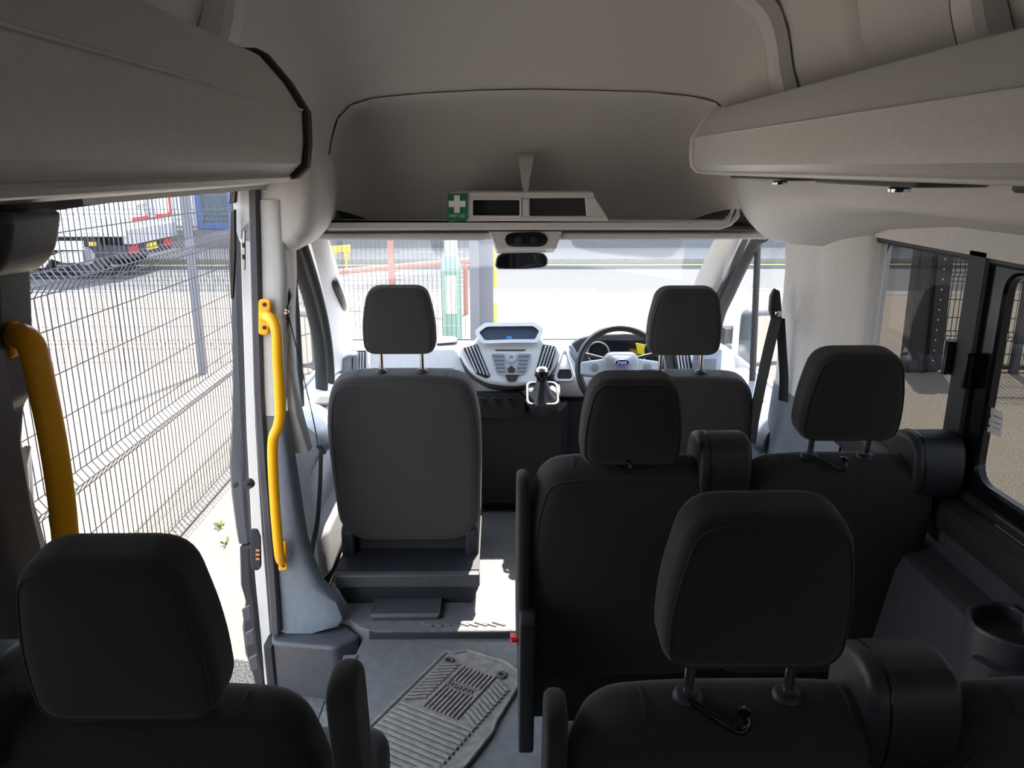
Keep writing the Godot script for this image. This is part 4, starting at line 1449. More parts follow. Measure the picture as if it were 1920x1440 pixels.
func steering_wheel() -> void:
	var c := at_z(1164, 692, 3.34)
	var t := thing("steering_wheel", "grey and black steering wheel with a blue oval emblem", "steering wheel", c)
	var axis := Vector3(0, 0.42, 0.9).normalized()
	var pl := Pl.new(c, Vector3.RIGHT, Vector3(0, 0.9, -0.42))
	var mb := MB.new()
	mb.torus(c, axis, 0.185, 0.0155, 64, 12)
	part(t, "rim", mb, M.leather, 60)
	mb = MB.new()
	mb.pillow(pl, rounded(PackedVector2Array([Vector2(-0.085, 0.035), Vector2(-0.06, 0.075), Vector2(0.06, 0.075), Vector2(0.085, 0.035), Vector2(0.07, -0.06), Vector2(-0.07, -0.06)]), 0.03), 0.06, 0.02, 0.01, 0.0)
	var hub := part(t, "hub", mb, M.button_grey, 50)
	for s in [-1.0, 1.0]:
		mb = MB.new()
		mb.slab(pl, rounded(PackedVector2Array([Vector2(s * 0.07, 0.045), Vector2(s * 0.178, 0.03), Vector2(s * 0.18, -0.03), Vector2(s * 0.065, -0.04)]), 0.012), 0.018, -0.015, 0.008, 3)
		var spoke := part(t, "spoke", mb, M.silver_plastic)
		mb = MB.new()
		mb.lathe([[0.0, 0.0], [0.018, 0.0], [0.016, 0.008], [0.0, 0.009]], pl.w(Vector2(s * 0.115, 0.005), 0.017), axis, 18)
		part(spoke, "spoke_button", mb, M.button_grey)
	mb = MB.new()
	mb.slab(pl, rounded(PackedVector2Array([Vector2(-0.03, -0.06), Vector2(0.03, -0.06), Vector2(0.04, -0.178), Vector2(-0.04, -0.178)]), 0.01), 0.01, -0.015, 0.006, 2)
	part(t, "lower_spoke", mb, M.silver_plastic)
	mb = MB.new()
	mb.slab(pl, ellipse(Vector2(0, 0.02), 0.031, 0.0125), 0.045, 0.036, 0.001)
	var em := part(hub, "emblem", mb, M.emblem_blue)
	mb = MB.new()
	mb.frame(pl, ellipse(Vector2(0, 0.02), 0.033, 0.0145), ellipse(Vector2(0, 0.02), 0.0305, 0.012), 0.047, 0.034, 0.0005)
	part(hub, "emblem_ring", mb, M.chrome)
	lettering(em, "lettering", "Ford", pl.w(Vector2(0, 0.0195), 0.0455), Basis(pl.ex, pl.ey, pl.n), 0.0165, M.white_print, "Droid Serif")
	for s in [-1.0, 1.0]:
		mb = MB.new()
		mb.tube(PackedVector3Array([c + Vector3(s * 0.03, 0.02, -0.07), c + Vector3(s * 0.14, 0.05, -0.06), c + Vector3(s * 0.16, 0.055, -0.055)]), 0.009, 8)
		part(t, "stalk", mb, M.black_plastic)
	mb = MB.new()
	mb.tube(PackedVector3Array([c - axis * 0.02, c - axis * 0.22]), 0.045, 14)
	part(t, "column_shroud", mb, M.black_plastic)


# ---- seats; local axes: x across, y up from the floor, the sitter faces -z, z = 0 at the top of the backrest
func head_restraint(t: Node3D, c: Vector3, w: float, h: float, posts_to: float, lean: float, m: Material = null) -> void:   # c is the middle of the pad
	var o := Node3D.new()
	o.name = "head_restraint"
	t.add_child(o, true)
	origin[o] = origin[t]
	var a := deg_to_rad(lean)
	var pl := Pl.new(c, Vector3.RIGHT, Vector3(0, cos(a), sin(a)))
	var mb := MB.new()
	var outline := rounded(PackedVector2Array([Vector2(-w * 0.5, -h * 0.5), Vector2(w * 0.5, -h * 0.5), Vector2(w * 0.5, -h * 0.02), Vector2(w * 0.4, h * 0.5), Vector2(-w * 0.4, h * 0.5), Vector2(-w * 0.5, -h * 0.02)]), 0.045, 6)
	mb.pillow(pl, outline, 0.088, 0.026, 0.006, 0.012)
	part(o, "pad", mb, m if m else M.fabric, 60)
	mb = MB.new()   # welt round the rear face
	var ring := PackedVector3Array()
	for p in MB.new().inset(MB.ccw(outline), 0.0085):
		ring.append(pl.w(p, 0.0385))
	ring.append(ring[0])
	mb.tube(ring, 0.0016, 5)
	part(o, "welt", mb, m if m else M.fabric, 60)
	for s in [-1.0, 1.0]:
		mb = MB.new()
		mb.tube(PackedVector3Array([pl.w(Vector2(s * w * 0.285, -h * 0.45), -0.005), Vector3(c.x + s * w * 0.285, posts_to - 0.02, pl.w(Vector2(0, -h * 0.45), -0.005).z - 0.006)]), 0.0068, 12)
		part(o, "post", mb, M.chrome)
		mb = MB.new()
		mb.lathe([[0.0, 0.004], [0.014, 0.004], [0.019, 0.0], [0.021, -0.006], [0.016, -0.012], [0.016, -0.03], [0.0, -0.03]], Vector3(c.x + s * w * 0.285, posts_to + 0.006, pl.w(Vector2(0, -h * 0.45), -0.005).z - 0.006), Vector3.UP, 18)
		part(o, "post_collar", mb, M.black_plastic, 50)

func backrest(t: Node3D, cx: float, w: float, top: float, bottom: float, depth: float, lean: float, m: Material, round_top := 0.09) -> void:
	var a := deg_to_rad(lean)
	var h := (top - bottom) / cos(a)
	var pl := Pl.new(Vector3(cx, top - h * cos(a) / 2, -h * sin(a) / 2 - depth * 0.45), Vector3.RIGHT, Vector3(0, cos(a), sin(a)))
	var mb := MB.new()
	var hw := w / 2
	var poly := PackedVector2Array([Vector2(-hw * 0.96, -h / 2), Vector2(hw * 0.96, -h / 2), Vector2(hw, h * 0.1), Vector2(hw * 0.98, h * 0.3), Vector2(hw * 0.86, h / 2 - 0.012), Vector2(hw * 0.4, h / 2), Vector2(-hw * 0.4, h / 2), Vector2(-hw * 0.86, h / 2 - 0.012), Vector2(-hw * 0.98, h * 0.3), Vector2(-hw, h * 0.1)])
	var outline := rounded(poly, round_top, 6)
	mb.pillow(pl, outline, depth, minf(depth * 0.42, 0.045), 0.006, 0.03)
	var o := part(t, "backrest", mb, m, 60)
	mb = MB.new()   # welt of the rear panel
	var ring := PackedVector3Array()
	for p in MB.new().inset(MB.ccw(outline), 0.022):
		ring.append(pl.w(p, depth / 2 - 0.0065))
	ring.append(ring[0])
	mb.tube(ring, 0.002, 5)
	part(o, "welt", mb, m, 60)
	for s in [-1.0, 1.0]:   # seams over the shoulder
		mb = MB.new()
		var path := []
		for k in 7:
			var q := k / 6.0 * PI
			path.append(pl.w(Vector2(s * hw * 0.56, h / 2 - 0.0445 + 0.0448 * sin(q)), 0.0 + (depth / 2 - 0.012) * cos(q)))
		mb.tube(smooth_path(path, 3), 0.0016, 5)
		part(o, "shoulder_seam", mb, m)

func cushion(t: Node3D, cx: float, w: float, y: float, front: float) -> void:
	var mb := MB.new()
	mb.pillow(Pl.new(Vector3(cx, y, -front / 2 - 0.14), Vector3.RIGHT, Vector3(0, 0.08, -1)), rect(-w / 2, -front / 2 + 0.02, w / 2, front / 2, 0.06), 0.13, 0.05, 0.02, 0.0)
	part(t, "seat_cushion", mb, M.fabric, 60)

func belt_housing(t: Node3D, c: Vector3, w: float, h: float) -> void:   # moulded belt outlet on a shoulder
	var mb := MB.new()
	var pl := Pl.new(c, Vector3(0, 0, 1), Vector3.UP)   # profile across z and y, drawn out along x
	var prof := rounded(PackedVector2Array([Vector2(0.05, -h), Vector2(0.058, -0.02), Vector2(0.045, 0.035), Vector2(0.0, 0.05), Vector2(-0.07, 0.035), Vector2(-0.09, -0.02), Vector2(-0.085, -h)]), 0.035, 4)
	mb.slab(pl, prof, w / 2, -w / 2, 0.014, 4)
	var o := part(t, "belt_housing", mb, M.black_plastic, 50)
	mb = MB.new()   # joint line of its end cap
	var ring := PackedVector3Array()
	for p in MB.new().inset(MB.ccw(prof), -0.0005):
		ring.append(pl.w(p, w * 0.3))
	ring.append(ring[0])
	mb.tube(ring, 0.0014, 5)
	part(o, "joint_line", mb, M.gloss_black)
	mb = MB.new()
	mb.box(c + Vector3(0, 0.0, -0.085), Vector3(0.05, 0.03, 0.02), 0.004)
	part(o, "belt_outlet", mb, M.black_plastic)

func armrest(t: Node3D, x: float, y0: float, y1: float, w := 0.05, z := -0.1) -> void:   # folded up beside the backrest
	var mb := MB.new()
	mb.pillow(Pl.new(Vector3(x, (y0 + y1) / 2, z), Vector3(0, 0, 1), Vector3(0, 1, 0.14)), rect(-0.045, -(y1 - y0) / 2, 0.045, (y1 - y0) / 2, 0.04, 6), w, w * 0.42, 0.002, 0.002)
	part(t, "armrest", mb, M.fabric, 60)

func bag_hook(t: Node3D, c: Vector3) -> void:   # small child seat tether hook lying behind a head restraint post
	var mb := MB.new()
	mb.tube(smooth_path([c, c + Vector3(0.03, -0.012, 0.02), c + Vector3(0.055, -0.022, 0.03), c + Vector3(0.066, -0.012, 0.028), c + Vector3(0.06, 0.002, 0.022)], 5), 0.0045, 8)
	mb.lathe([[0.0, 0.0], [0.008, 0.0], [0.009, 0.006], [0.0, 0.008]], c + Vector3(0.06, 0.0, 0.024), Vector3.UP, 12)
	part(t, "belt_guide_hook", mb, M.gloss_black, 60)

func double_seat(cx0: float, z: float, top: float, pad: Vector2, raised: Array, label: String) -> void:
	var t := thing("double_passenger_seat", label, "bus seat", Vector3(cx0, 0.0, z), "double passenger seats")
	origin[t] = Vector3.ZERO   # parts are built in the seat's own axes
	for i in 2:
		var cx := -0.243 + i * 0.486
		backrest(t, cx, 0.482, top, 0.30, 0.115, 13, M.fabric)
		cushion(t, cx, 0.475, 0.40, 0.46)
		var up: float = raised[i]
		head_restraint(t, Vector3(cx - 0.008, top + up + pad.y / 2, -0.03), pad.x, pad.y, top, 8)
		belt_housing(t, Vector3(cx + 0.207, top + 0.012, -0.055), 0.12, 0.1)
		bag_hook(t, Vector3(cx - 0.075, top + 0.011, -0.03))
	armrest(t, -0.492, 0.42, 0.92, 0.03, -0.095)
	var mb := MB.new()   # side shield with the red buckle
	mb.slab(side_plane(-0.468, -1.0), rounded(PackedVector2Array([Vector2(-0.02, 0.55), Vector2(-0.13, 0.56), Vector2(-0.28, 0.42), Vector2(-0.5, 0.38), Vector2(-0.5, 0.26), Vector2(-0.26, 0.2), Vector2(-0.13, 0.1), Vector2(-0.1, 0.1)]), 0.03), 0.032, -0.008, 0.008, 2)
	var sh := part(t, "side_shield", mb, M.black_plastic)
	mb = MB.new()
	mb.box(Vector3(-0.51, 0.46, -0.09), Vector3(0.024, 0.014, 0.03), 0.004)
	part(sh, "buckle_button", mb, M.red_plastic)
	mb = MB.new()   # lower rear cover
	mb.box(Vector3(0, 0.24, -0.19), Vector3(0.93, 0.2, 0.03), 0.01, Basis(Vector3.RIGHT, 0.15))
	part(t, "lower_rear_cover", mb, M.black_plastic)
	for x in [-0.36, 0.36]:
		mb = MB.new()
		mb.slab(side_plane(x, -1.0), PackedVector2Array([Vector2(-0.12, 0.0), Vector2(-0.56, 0.0), Vector2(-0.52, 0.03), Vector2(-0.42, 0.34), Vector2(-0.2, 0.34), Vector2(-0.16, 0.03)]), 0.02, -0.02, 0.004)
		part(t, "seat_leg", mb, M.black_plastic)
	mb = MB.new()
	mb.box(Vector3(0, 0.335, -0.36), Vector3(0.92, 0.03, 0.42), 0.006)
	part(t, "seat_frame", mb, M.black_plastic)

func single_seat() -> void:
	var t := thing("single_passenger_seat", "charcoal single passenger seat with a folded armrest facing the sliding door", "bus seat", Vector3(-0.62, 0.0, -0.83))
	origin[t] = Vector3.ZERO
	backrest(t, 0.0, 0.475, 0.93, 0.30, 0.115, 13, M.fabric)
	cushion(t, 0.0, 0.47, 0.40, 0.46)
	head_restraint(t, Vector3(0.012, 1.062, -0.02), 0.228, 0.235, 0.93, 8)
	belt_housing(t, Vector3(-0.2, 0.96, -0.04), 0.1, 0.09)
	armrest(t, 0.272, 0.42, 1.0, 0.038, -0.065)
	var mb := MB.new()
	mb.slab(side_plane(0.235, 1.0), rounded(PackedVector2Array([Vector2(0.02, 0.5), Vector2(0.13, 0.52), Vector2(0.5, 0.4), Vector2(0.5, 0.28), Vector2(0.15, 0.2)]), 0.03), 0.03, -0.005, 0.008, 2)
	part(t, "side_shield", mb, M.black_plastic)
	for x in [-0.16, 0.16]:
		mb = MB.new()
		mb.slab(side_plane(x, -1.0), PackedVector2Array([Vector2(-0.12, 0.0), Vector2(-0.56, 0.0), Vector2(-0.52, 0.03), Vector2(-0.42, 0.34), Vector2(-0.2, 0.34), Vector2(-0.16, 0.03)]), 0.02, -0.02, 0.004)
		part(t, "seat_leg", mb, M.black_plastic)
	mb = MB.new()
	mb.box(Vector3(0, 0.335, -0.36), Vector3(0.44, 0.03, 0.42), 0.006)
	part(t, "seat_frame", mb, M.black_plastic)

func front_seat(x: float, z: float, driver: bool) -> void:
	var t := thing("driver_seat" if driver else "front_passenger_seat", "charcoal driver seat behind the steering wheel" if driver else "charcoal front passenger seat with a plain fabric back on a black box base", "seat", Vector3(x, 0.028, z))
	origin[t] = Vector3(0, 0.028, 0)
	# backrest: fuller outline with a plastic foot
	var w := 0.555
	backrest(t, 0.0, w, 0.905, 0.23, 0.14, 9, M.fabric_back, 0.13)
	cushion(t, 0.0, 0.52, 0.42, 0.5)
	head_restraint(t, Vector3(0.0, 1.095, -0.04), 0.25, 0.235, 0.905, 6, M.fabric_back)
	var mb := MB.new()   # lower flap and recliner covers
	mb.box(Vector3(0, 0.19, -0.165), Vector3(0.5, 0.12, 0.03), 0.01, Basis(Vector3.RIGHT, 0.12))
	part(t, "back_flap", mb, M.fabric)
	for s in [-1.0, 1.0]:
		mb = MB.new()
		mb.slab(side_plane(s * 0.235, s), rounded(PackedVector2Array([Vector2(s * 0.1, 0.14), Vector2(s * 0.1, 0.28), Vector2(s * 0.2, 0.3), Vector2(s * 0.45, 0.3), Vector2(s * 0.48, 0.2), Vector2(s * 0.3, 0.14)]), 0.03), 0.025, -0.025, 0.01, 3)
		part(t, "recliner_cover", mb, M.black_plastic, 50)
	mb = MB.new()   # box base
	mb.loft([PackedVector3Array([Vector3(-0.23, 0.028, 0.0), Vector3(0.235, 0.028, 0.0), Vector3(0.235, 0.028, -0.52), Vector3(-0.23, 0.028, -0.52)]), PackedVector3Array([Vector3(-0.255, 0.1, 0.02), Vector3(0.262, 0.1, 0.02), Vector3(0.262, 0.1, -0.55), Vector3(-0.255, 0.1, -0.55)]), PackedVector3Array([Vector3(-0.26, 0.17, 0.01), Vector3(0.265, 0.17, 0.01), Vector3(0.265, 0.19, -0.56), Vector3(-0.26, 0.19, -0.56)])])
	var b := part(t, "box_base", mb, M.black_plastic, 30)
	mb = MB.new()
	mb.slab(leaning(Vector3(0, 0, 0.018), -6), rect(-0.262, 0.115, 0.268, 0.172, 0.008), 0.012, -0.02, 0.008, 2)
	part(b, "base_trim", mb, M.trim_charcoal)
	mb = MB.new()
	mb.box(Vector3(0, 0.04, 0.05), Vector3(0.25, 0.024, 0.14), 0.008)
	part(b, "base_foot", mb, M.trim_charcoal)
	mb = MB.new()
	mb.box(Vector3(0, 0.26, -0.36), Vector3(0.48, 0.1, 0.42), 0.01)
	part(t, "seat_frame", mb, M.black_plastic)
	if driver:
		mb = MB.new()   # cables and a metal bracket on the inner side
		mb.box(Vector3(-0.315, 0.12, -0.16), Vector3(0.05, 0.14, 0.07), 0.01)
		mb.tube(PackedVector3Array([Vector3(-0.3, 0.22, -0.2), Vector3(-0.46, 0.225, -0.2)]), 0.007, 8)
		var br := part(t, "slide_bracket", mb, M.steel)
		mb = MB.new()
		mb.tube(smooth_path([Vector3(-0.36, 0.24, -0.16), Vector3(-0.385, 0.18, -0.13), Vector3(-0.38, 0.1, -0.12), Vector3(-0.34, 0.05, -0.14)], 6), 0.004, 6)
		part(br, "cable", mb, M.rubber)
		mb = MB.new()
		mb.lathe([[0.0, -0.012], [0.05, -0.012], [0.056, 0.0], [0.05, 0.012], [0.0, 0.012]], Vector3(-0.31, 0.05, -0.08), Vector3(1, 0, 0), 20)
		part(t, "recliner_wheel", mb, M.black_plastic)

func seats() -> void:
	front_seat(-0.502, -2.63, false)
	front_seat(0.472, -2.60, true)
	double_seat(0.39, -1.65, 0.952, Vector2(0.228, 0.212), [0.0, 0.055], "charcoal double passenger seat directly behind the driver, one head restraint raised")
	double_seat(0.412, -0.84, 0.922, Vector2(0.232, 0.224), [0.075, 0.06], "charcoal double passenger seat in the second row, beside the wall cup holder")
	single_seat()

func belts() -> void:
	# passenger belt on the post
	var t := thing("seat_belt", "black seat belt hanging from the post beside the front passenger seat", "seat belt", at_z(600, 850, 2.55))
	var mb := MB.new()
	mb.slab(facing(2.5), px(facing(2.5), [531, 540, 538, 536, 546, 556, 541, 575, 534, 590, 528, 570], 0.006), 0.0, -0.03, 0.006, 2)
	mb.slab(facing(2.5), px(facing(2.5), [532, 572, 541, 570, 545, 590, 540, 600, 532, 596], 0.006), 0.015, -0.02, 0.006, 2)
	part(t, "belt_anchor", mb, M.black_plastic)
	mb = MB.new()
	mb.lathe([[0.0, 0.0], [0.009, 0.0], [0.008, 0.006], [0.0, 0.007]], at_z(537, 584, 2.48), Vector3.BACK, 14)
	part(t, "anchor_bolt", mb, M.chrome)
	mb = MB.new()
	mb.band(smooth_path([at_z(541, 592, 2.51), at_z(553, 640, 2.52), at_z(571, 715, 2.55), at_z(586, 780, 2.58), at_z(597, 838, 2.6)], 5), Vector3(0.012, 0, 0.035), 0.0025)
	part(t, "webbing", mb, M.belt)
	mb = MB.new()
	mb.band(smooth_path([at_z(537, 592, 2.52), at_z(541, 640, 2.55), at_z(546, 720, 2.58), at_z(552, 770, 2.6)], 5), Vector3(0.01, 0, 0.03), 0.0025)
	part(t, "return_webbing", mb, M.belt)
	mb = MB.new()
	mb.slab(facing(2.55), px(facing(2.55), [592, 836, 600, 834, 612, 850, 606, 852], 0.003), 0.006, -0.006, 0.002)
	part(t, "belt_tongue", mb, M.rubber)
	mb = MB.new()
	mb.band(smooth_path([at_z(602, 846, 2.6), at_z(600, 910, 2.62), at_z(595, 980, 2.6), at_z(585, 1040, 2.56), at_z(600, 1090, 2.54), at_z(622, 1120, 2.55)], 5), Vector3(0.02, 0, 0.04), 0.003)
	part(t, "lower_webbing", mb, M.belt)
	# driver belt
	t = thing("seat_belt", "black seat belt on the light post behind the driver door glass", "seat belt", at_z(1410, 800, 2.6))
	mb = MB.new()
	mb.slab(facing(2.62), px(facing(2.62), [1446, 556, 1454, 541, 1464, 546, 1467, 575, 1467, 608, 1452, 610, 1444, 582], 0.008), 0.0, -0.03, 0.008, 2)
	part(t, "belt_anchor", mb, M.black_plastic)
	mb = MB.new()
	mb.band(smooth_path([at_z(1456, 596, 2.6), at_z(1440, 660, 2.6), at_z(1425, 730, 2.6), at_z(1413, 790, 2.62), at_z(1408, 830, 2.64)], 5), Vector3(0.026, 0, 0.03), 0.0025)
	part(t, "webbing", mb, M.belt)
	mb = MB.new()
	mb.band(smooth_path([at_z(1463, 596, 2.61), at_z(1467, 660, 2.62), at_z(1470, 710, 2.62), at_z(1468, 752, 2.62)], 5), Vector3(0.02, 0, 0.03), 0.0025)
	part(t, "return_webbing", mb, M.belt)
	mb = MB.new()
	mb.lathe([[0.0, 0.0], [0.011, 0.0], [0.01, 0.008], [0.0, 0.009]], at_z(1459, 588, 2.6), Vector3.BACK, 14)
	part(t, "anchor_bolt", mb, M.chrome)

func grab_rails() -> void:
	var t := thing("grab_rail", "yellow grab rail with bolted flanges on the post beside the front passenger seat", "grab rail", at_z(530, 1065, 2.42), "yellow grab rails")
	var mb := MB.new()
	mb.tube(smooth_path([at_z(496, 592, 2.44), at_z(503, 594, 2.4), at_z(513, 605, 2.38), at_z(519, 628, 2.37), at_z(521, 680, 2.37), at_z(524, 740, 2.37), at_z(525, 775, 2.37), at_z(521, 800, 2.37), at_z(513, 820, 2.37), at_z(511, 850, 2.37), at_z(514, 920, 2.37), at_z(519, 990, 2.37), at_z(524, 1040, 2.38), at_z(528, 1052, 2.42)], 5), 0.0165, 14)
	part(t, "rail_tube", mb, M.yellow, 60)
	mb = MB.new()
	mb.slab(facing(2.445), px(facing(2.445), [486, 560, 509, 559, 509, 600, 504, 627, 486, 627], 0.012), 0.012, 0.0, 0.004, 2)
	var f := part(t, "top_flange", mb, M.yellow)
	mb = MB.new()
	for v in [571, 614]:
		mb = MB.new()
		mb.lathe([[0.0, 0.0], [0.0065, 0.0], [0.006, 0.005], [0.0, 0.006]], at_z(496, v, 2.434), Vector3.BACK, 10)
		part(f, "flange_bolt", mb, M.rubber)
	mb = MB.new()
	mb.slab(facing(2.44), px(facing(2.44), [524, 1014, 537, 1014, 540, 1066, 523, 1068], 0.006), 0.01, 0.0, 0.003, 2)
	f = part(t, "bottom_flange", mb, M.yellow)
	mb = MB.new()
	mb.lathe([[0.0, 0.0], [0.006, 0.0], [0.0055, 0.005], [0.0, 0.006]], at_z(531, 1060, 2.43), Vector3.BACK, 10)
	part(f, "flange_bolt", mb, M.rubber)
	t = thing("grab_rail", "thick yellow grab rail curving from the dark post beside the single seat", "grab rail", at_z(150, 1200, 1.18), "yellow grab rails")
	mb = MB.new()
	mb.tube(smooth_path([at_z(20, 632, 1.2), at_z(38, 630, 1.17), at_z(54, 640, 1.15), at_z(66, 668, 1.14), at_z(80, 730, 1.14), at_z(98, 820, 1.14), at_z(112, 910, 1.14), at_z(122, 1000, 1.14), at_z(132, 1150, 1.14), at_z(140, 1260, 1.16)], 6), 0.0195, 14)
	part(t, "rail_tube", mb, M.yellow, 60)
	mb = MB.new()
	mb.slab(facing(1.19), px(facing(1.19), [8, 600, 36, 600, 36, 670, 8, 670], 0.01), 0.012, -0.005, 0.004, 2)
	part(t, "top_flange", mb, M.yellow)

func floor_mat() -> void:
	var lv := level(0.002)
	var o2 := px(lv, [836, 1224, 852, 1227, 875, 1222, 890, 1226, 950, 1244, 974, 1262, 978, 1285, 932, 1360, 928, 1376, 870, 1450, 600, 1450, 676, 1380], 0.015, 3)
	var a := at_y(836, 1224, 0.0)
	var t := thing("floor_mat", "dusty grey ribbed rubber floor mat lying askew in the aisle", "floor mat", Vector3(a.x, 0.0, a.z))
	var mb := MB.new()
	mb.slab(lv, o2, 0.008, -0.002, 0.003, 2)
	var base := part(t, "mat_base", mb, M.mat_rubber)
	var top := level(0.0105)
	# raised rim
	mb = MB.new()
	mb.frame(lv, MB.ccw(o2), MB.new().inset(MB.ccw(o2), 0.012), 0.014, 0.004, 0.003)
	part(base, "raised_rim", mb, M.mat_rubber)
	# own axes of the mat: along its length and across
	var p0 := px(top, [838, 1228])[0]
	var al := (px(top, [690, 1366])[0] - p0).normalized()   # towards the camera
	var ax := Vector2(-al.y, al.x)
	var put := func(x: float, l: float) -> Vector2: return p0 + ax * x + al * l
	# diagonal ribs at the two sides, straight ribs in the middle, cross ribs below
	var wide := (px(top, [970, 1287])[0] - p0).dot(ax)
	for k in 11:
		mb = MB.new()
		var l := 0.035 + k * 0.019
		mb.slab(top, ribbon(put.call(0.012, l + 0.03), put.call(0.068, l - 0.01), 0.01), 0.006, -0.003, 0.001)
		part(base, "diagonal_rib", mb, M.mat_rubber)
		mb = MB.new()
		mb.slab(top, ribbon(put.call(wide - 0.012, l + 0.035), put.call(wide - 0.07, l - 0.0), 0.01), 0.006, -0.003, 0.001)
		part(base, "diagonal_rib", mb, M.mat_rubber)
	for k in 9:
		var x := 0.085 + k * (wide - 0.17) / 8.0
		for seg in ([[0.025, 0.255]] if k == 0 or k == 8 else [[0.03, 0.105], [0.145, 0.255]]):
			mb = MB.new()
			mb.slab(top, ribbon(put.call(x, seg[0]), put.call(x, seg[1]), 0.009), 0.006, -0.003, 0.001)
			part(base, "long_rib", mb, M.mat_rubber)
	for k in 15:
		mb = MB.new()
		mb.slab(top, ribbon(put.call(0.014, 0.275 + k * 0.021), put.call(wide - 0.012, 0.275 + k * 0.021), 0.012), 0.007, -0.003, 0.0015)
		part(base, "cross_rib", mb, M.mat_rubber)
	for k in 12:
		mb = MB.new()
		mb.slab(top, ribbon(put.call(0.01 + k * 0.026, 0.6), put.call(0.03 + k * 0.026, 0.7), 0.012), 0.006, -0.003, 0.001)
		part(base, "long_rib", mb, M.mat_rubber)
	for uv in [[842, 1239], [941, 1266]]:
		mb = MB.new()
		var c := at_y(uv[0], uv[1], 0.012)
		mb.torus(c, Vector3.UP, 0.0135, 0.0055, 24, 8)
		part(t, "eyelet", mb, M.rubber_pale, 60)
		mb = MB.new()
		mb.lathe([[0.0, 0.0], [0.009, 0.0], [0.009, 0.0015], [0.0, 0.002]], c - Vector3(0, 0.0015, 0), Vector3.UP, 14)
		part(t, "eyelet_hole", mb, M.black_print)
	var mid: Vector2 = put.call(wide * 0.47, 0.125)
	var bx := Vector3(ax.x, 0, -ax.y)
	lettering(t, "lettering", "TRANSIT", Vector3(mid.x, 0.013, -mid.y), Basis(-bx, Vector3(al.x, 0, -al.y), Vector3.UP), 0.026, M.mat_rubber, "Droid Sans", 0.005)

func ribbon(a: Vector2, b: Vector2, w: float) -> PackedVector2Array:
	var n := (b - a).normalized().orthogonal() * w / 2
	return PackedVector2Array([a - n, b - n, b + n, a + n])


# ---- the yard and the street
func fence_panel(parent: Node3D, a: Vector3, b: Vector3, height: float, folds: Array, r := 0.0025, step := 0.05) -> void:   # welded wire panel from a to b, bent into V folds
	var mb := MB.new()
	var dir := (b - a).normalized()
	var out := dir.cross(Vector3.UP).normalized() * 0.035
	var prof := [[0.0, 0.0]]
	for f in folds:
		prof.append([f - 0.05, 0.0])
		prof.append([f, 1.0])
		prof.append([f + 0.05, 0.0])
	prof.append([height, 0.0])
	var n := int((b - a).length() / step)
	for i in n + 1:
		var p := a + dir * (i * step)
		for k in prof.size() - 1:
			mb.wire(p + Vector3.UP * prof[k][0] + out * prof[k][1], p + Vector3.UP * prof[k + 1][0] + out * prof[k + 1][1], r)
	var o := part(parent, "wire_panel", mb, M.fence_green, 20)
	o.set_meta("kind", "stuff")
	mb = MB.new()
	var ys := []
	for f in folds:
		ys.append_array([[f - 0.05, 0.0], [f, 1.0], [f + 0.05, 0.0]])
	var y := 0.1
	while y < height:
		var free := true
		for f in folds:
			if absf(f - y) < 0.09:
				free = false
		if free:
			ys.append([y, 0.0])
		y += 0.2
	for e in ys:
		mb.wire(a + Vector3.UP * e[0] + out * e[1], b + Vector3.UP * e[0] + out * e[1], r * 1.15)
	part(parent, "cross_wires", mb, M.fence_green, 20).set_meta("kind", "stuff")

func fence_post(parent: Node3D, at: Vector3, height: float, w := 0.06, m: Material = null) -> void:
	var mb := MB.new()
	mb.box2(at + Vector3(-w / 2, 0, -w / 2), at + Vector3(w / 2, height, w / 2), 0.006)
	part(parent, "fence_post", mb, m if m else M.post_grey)

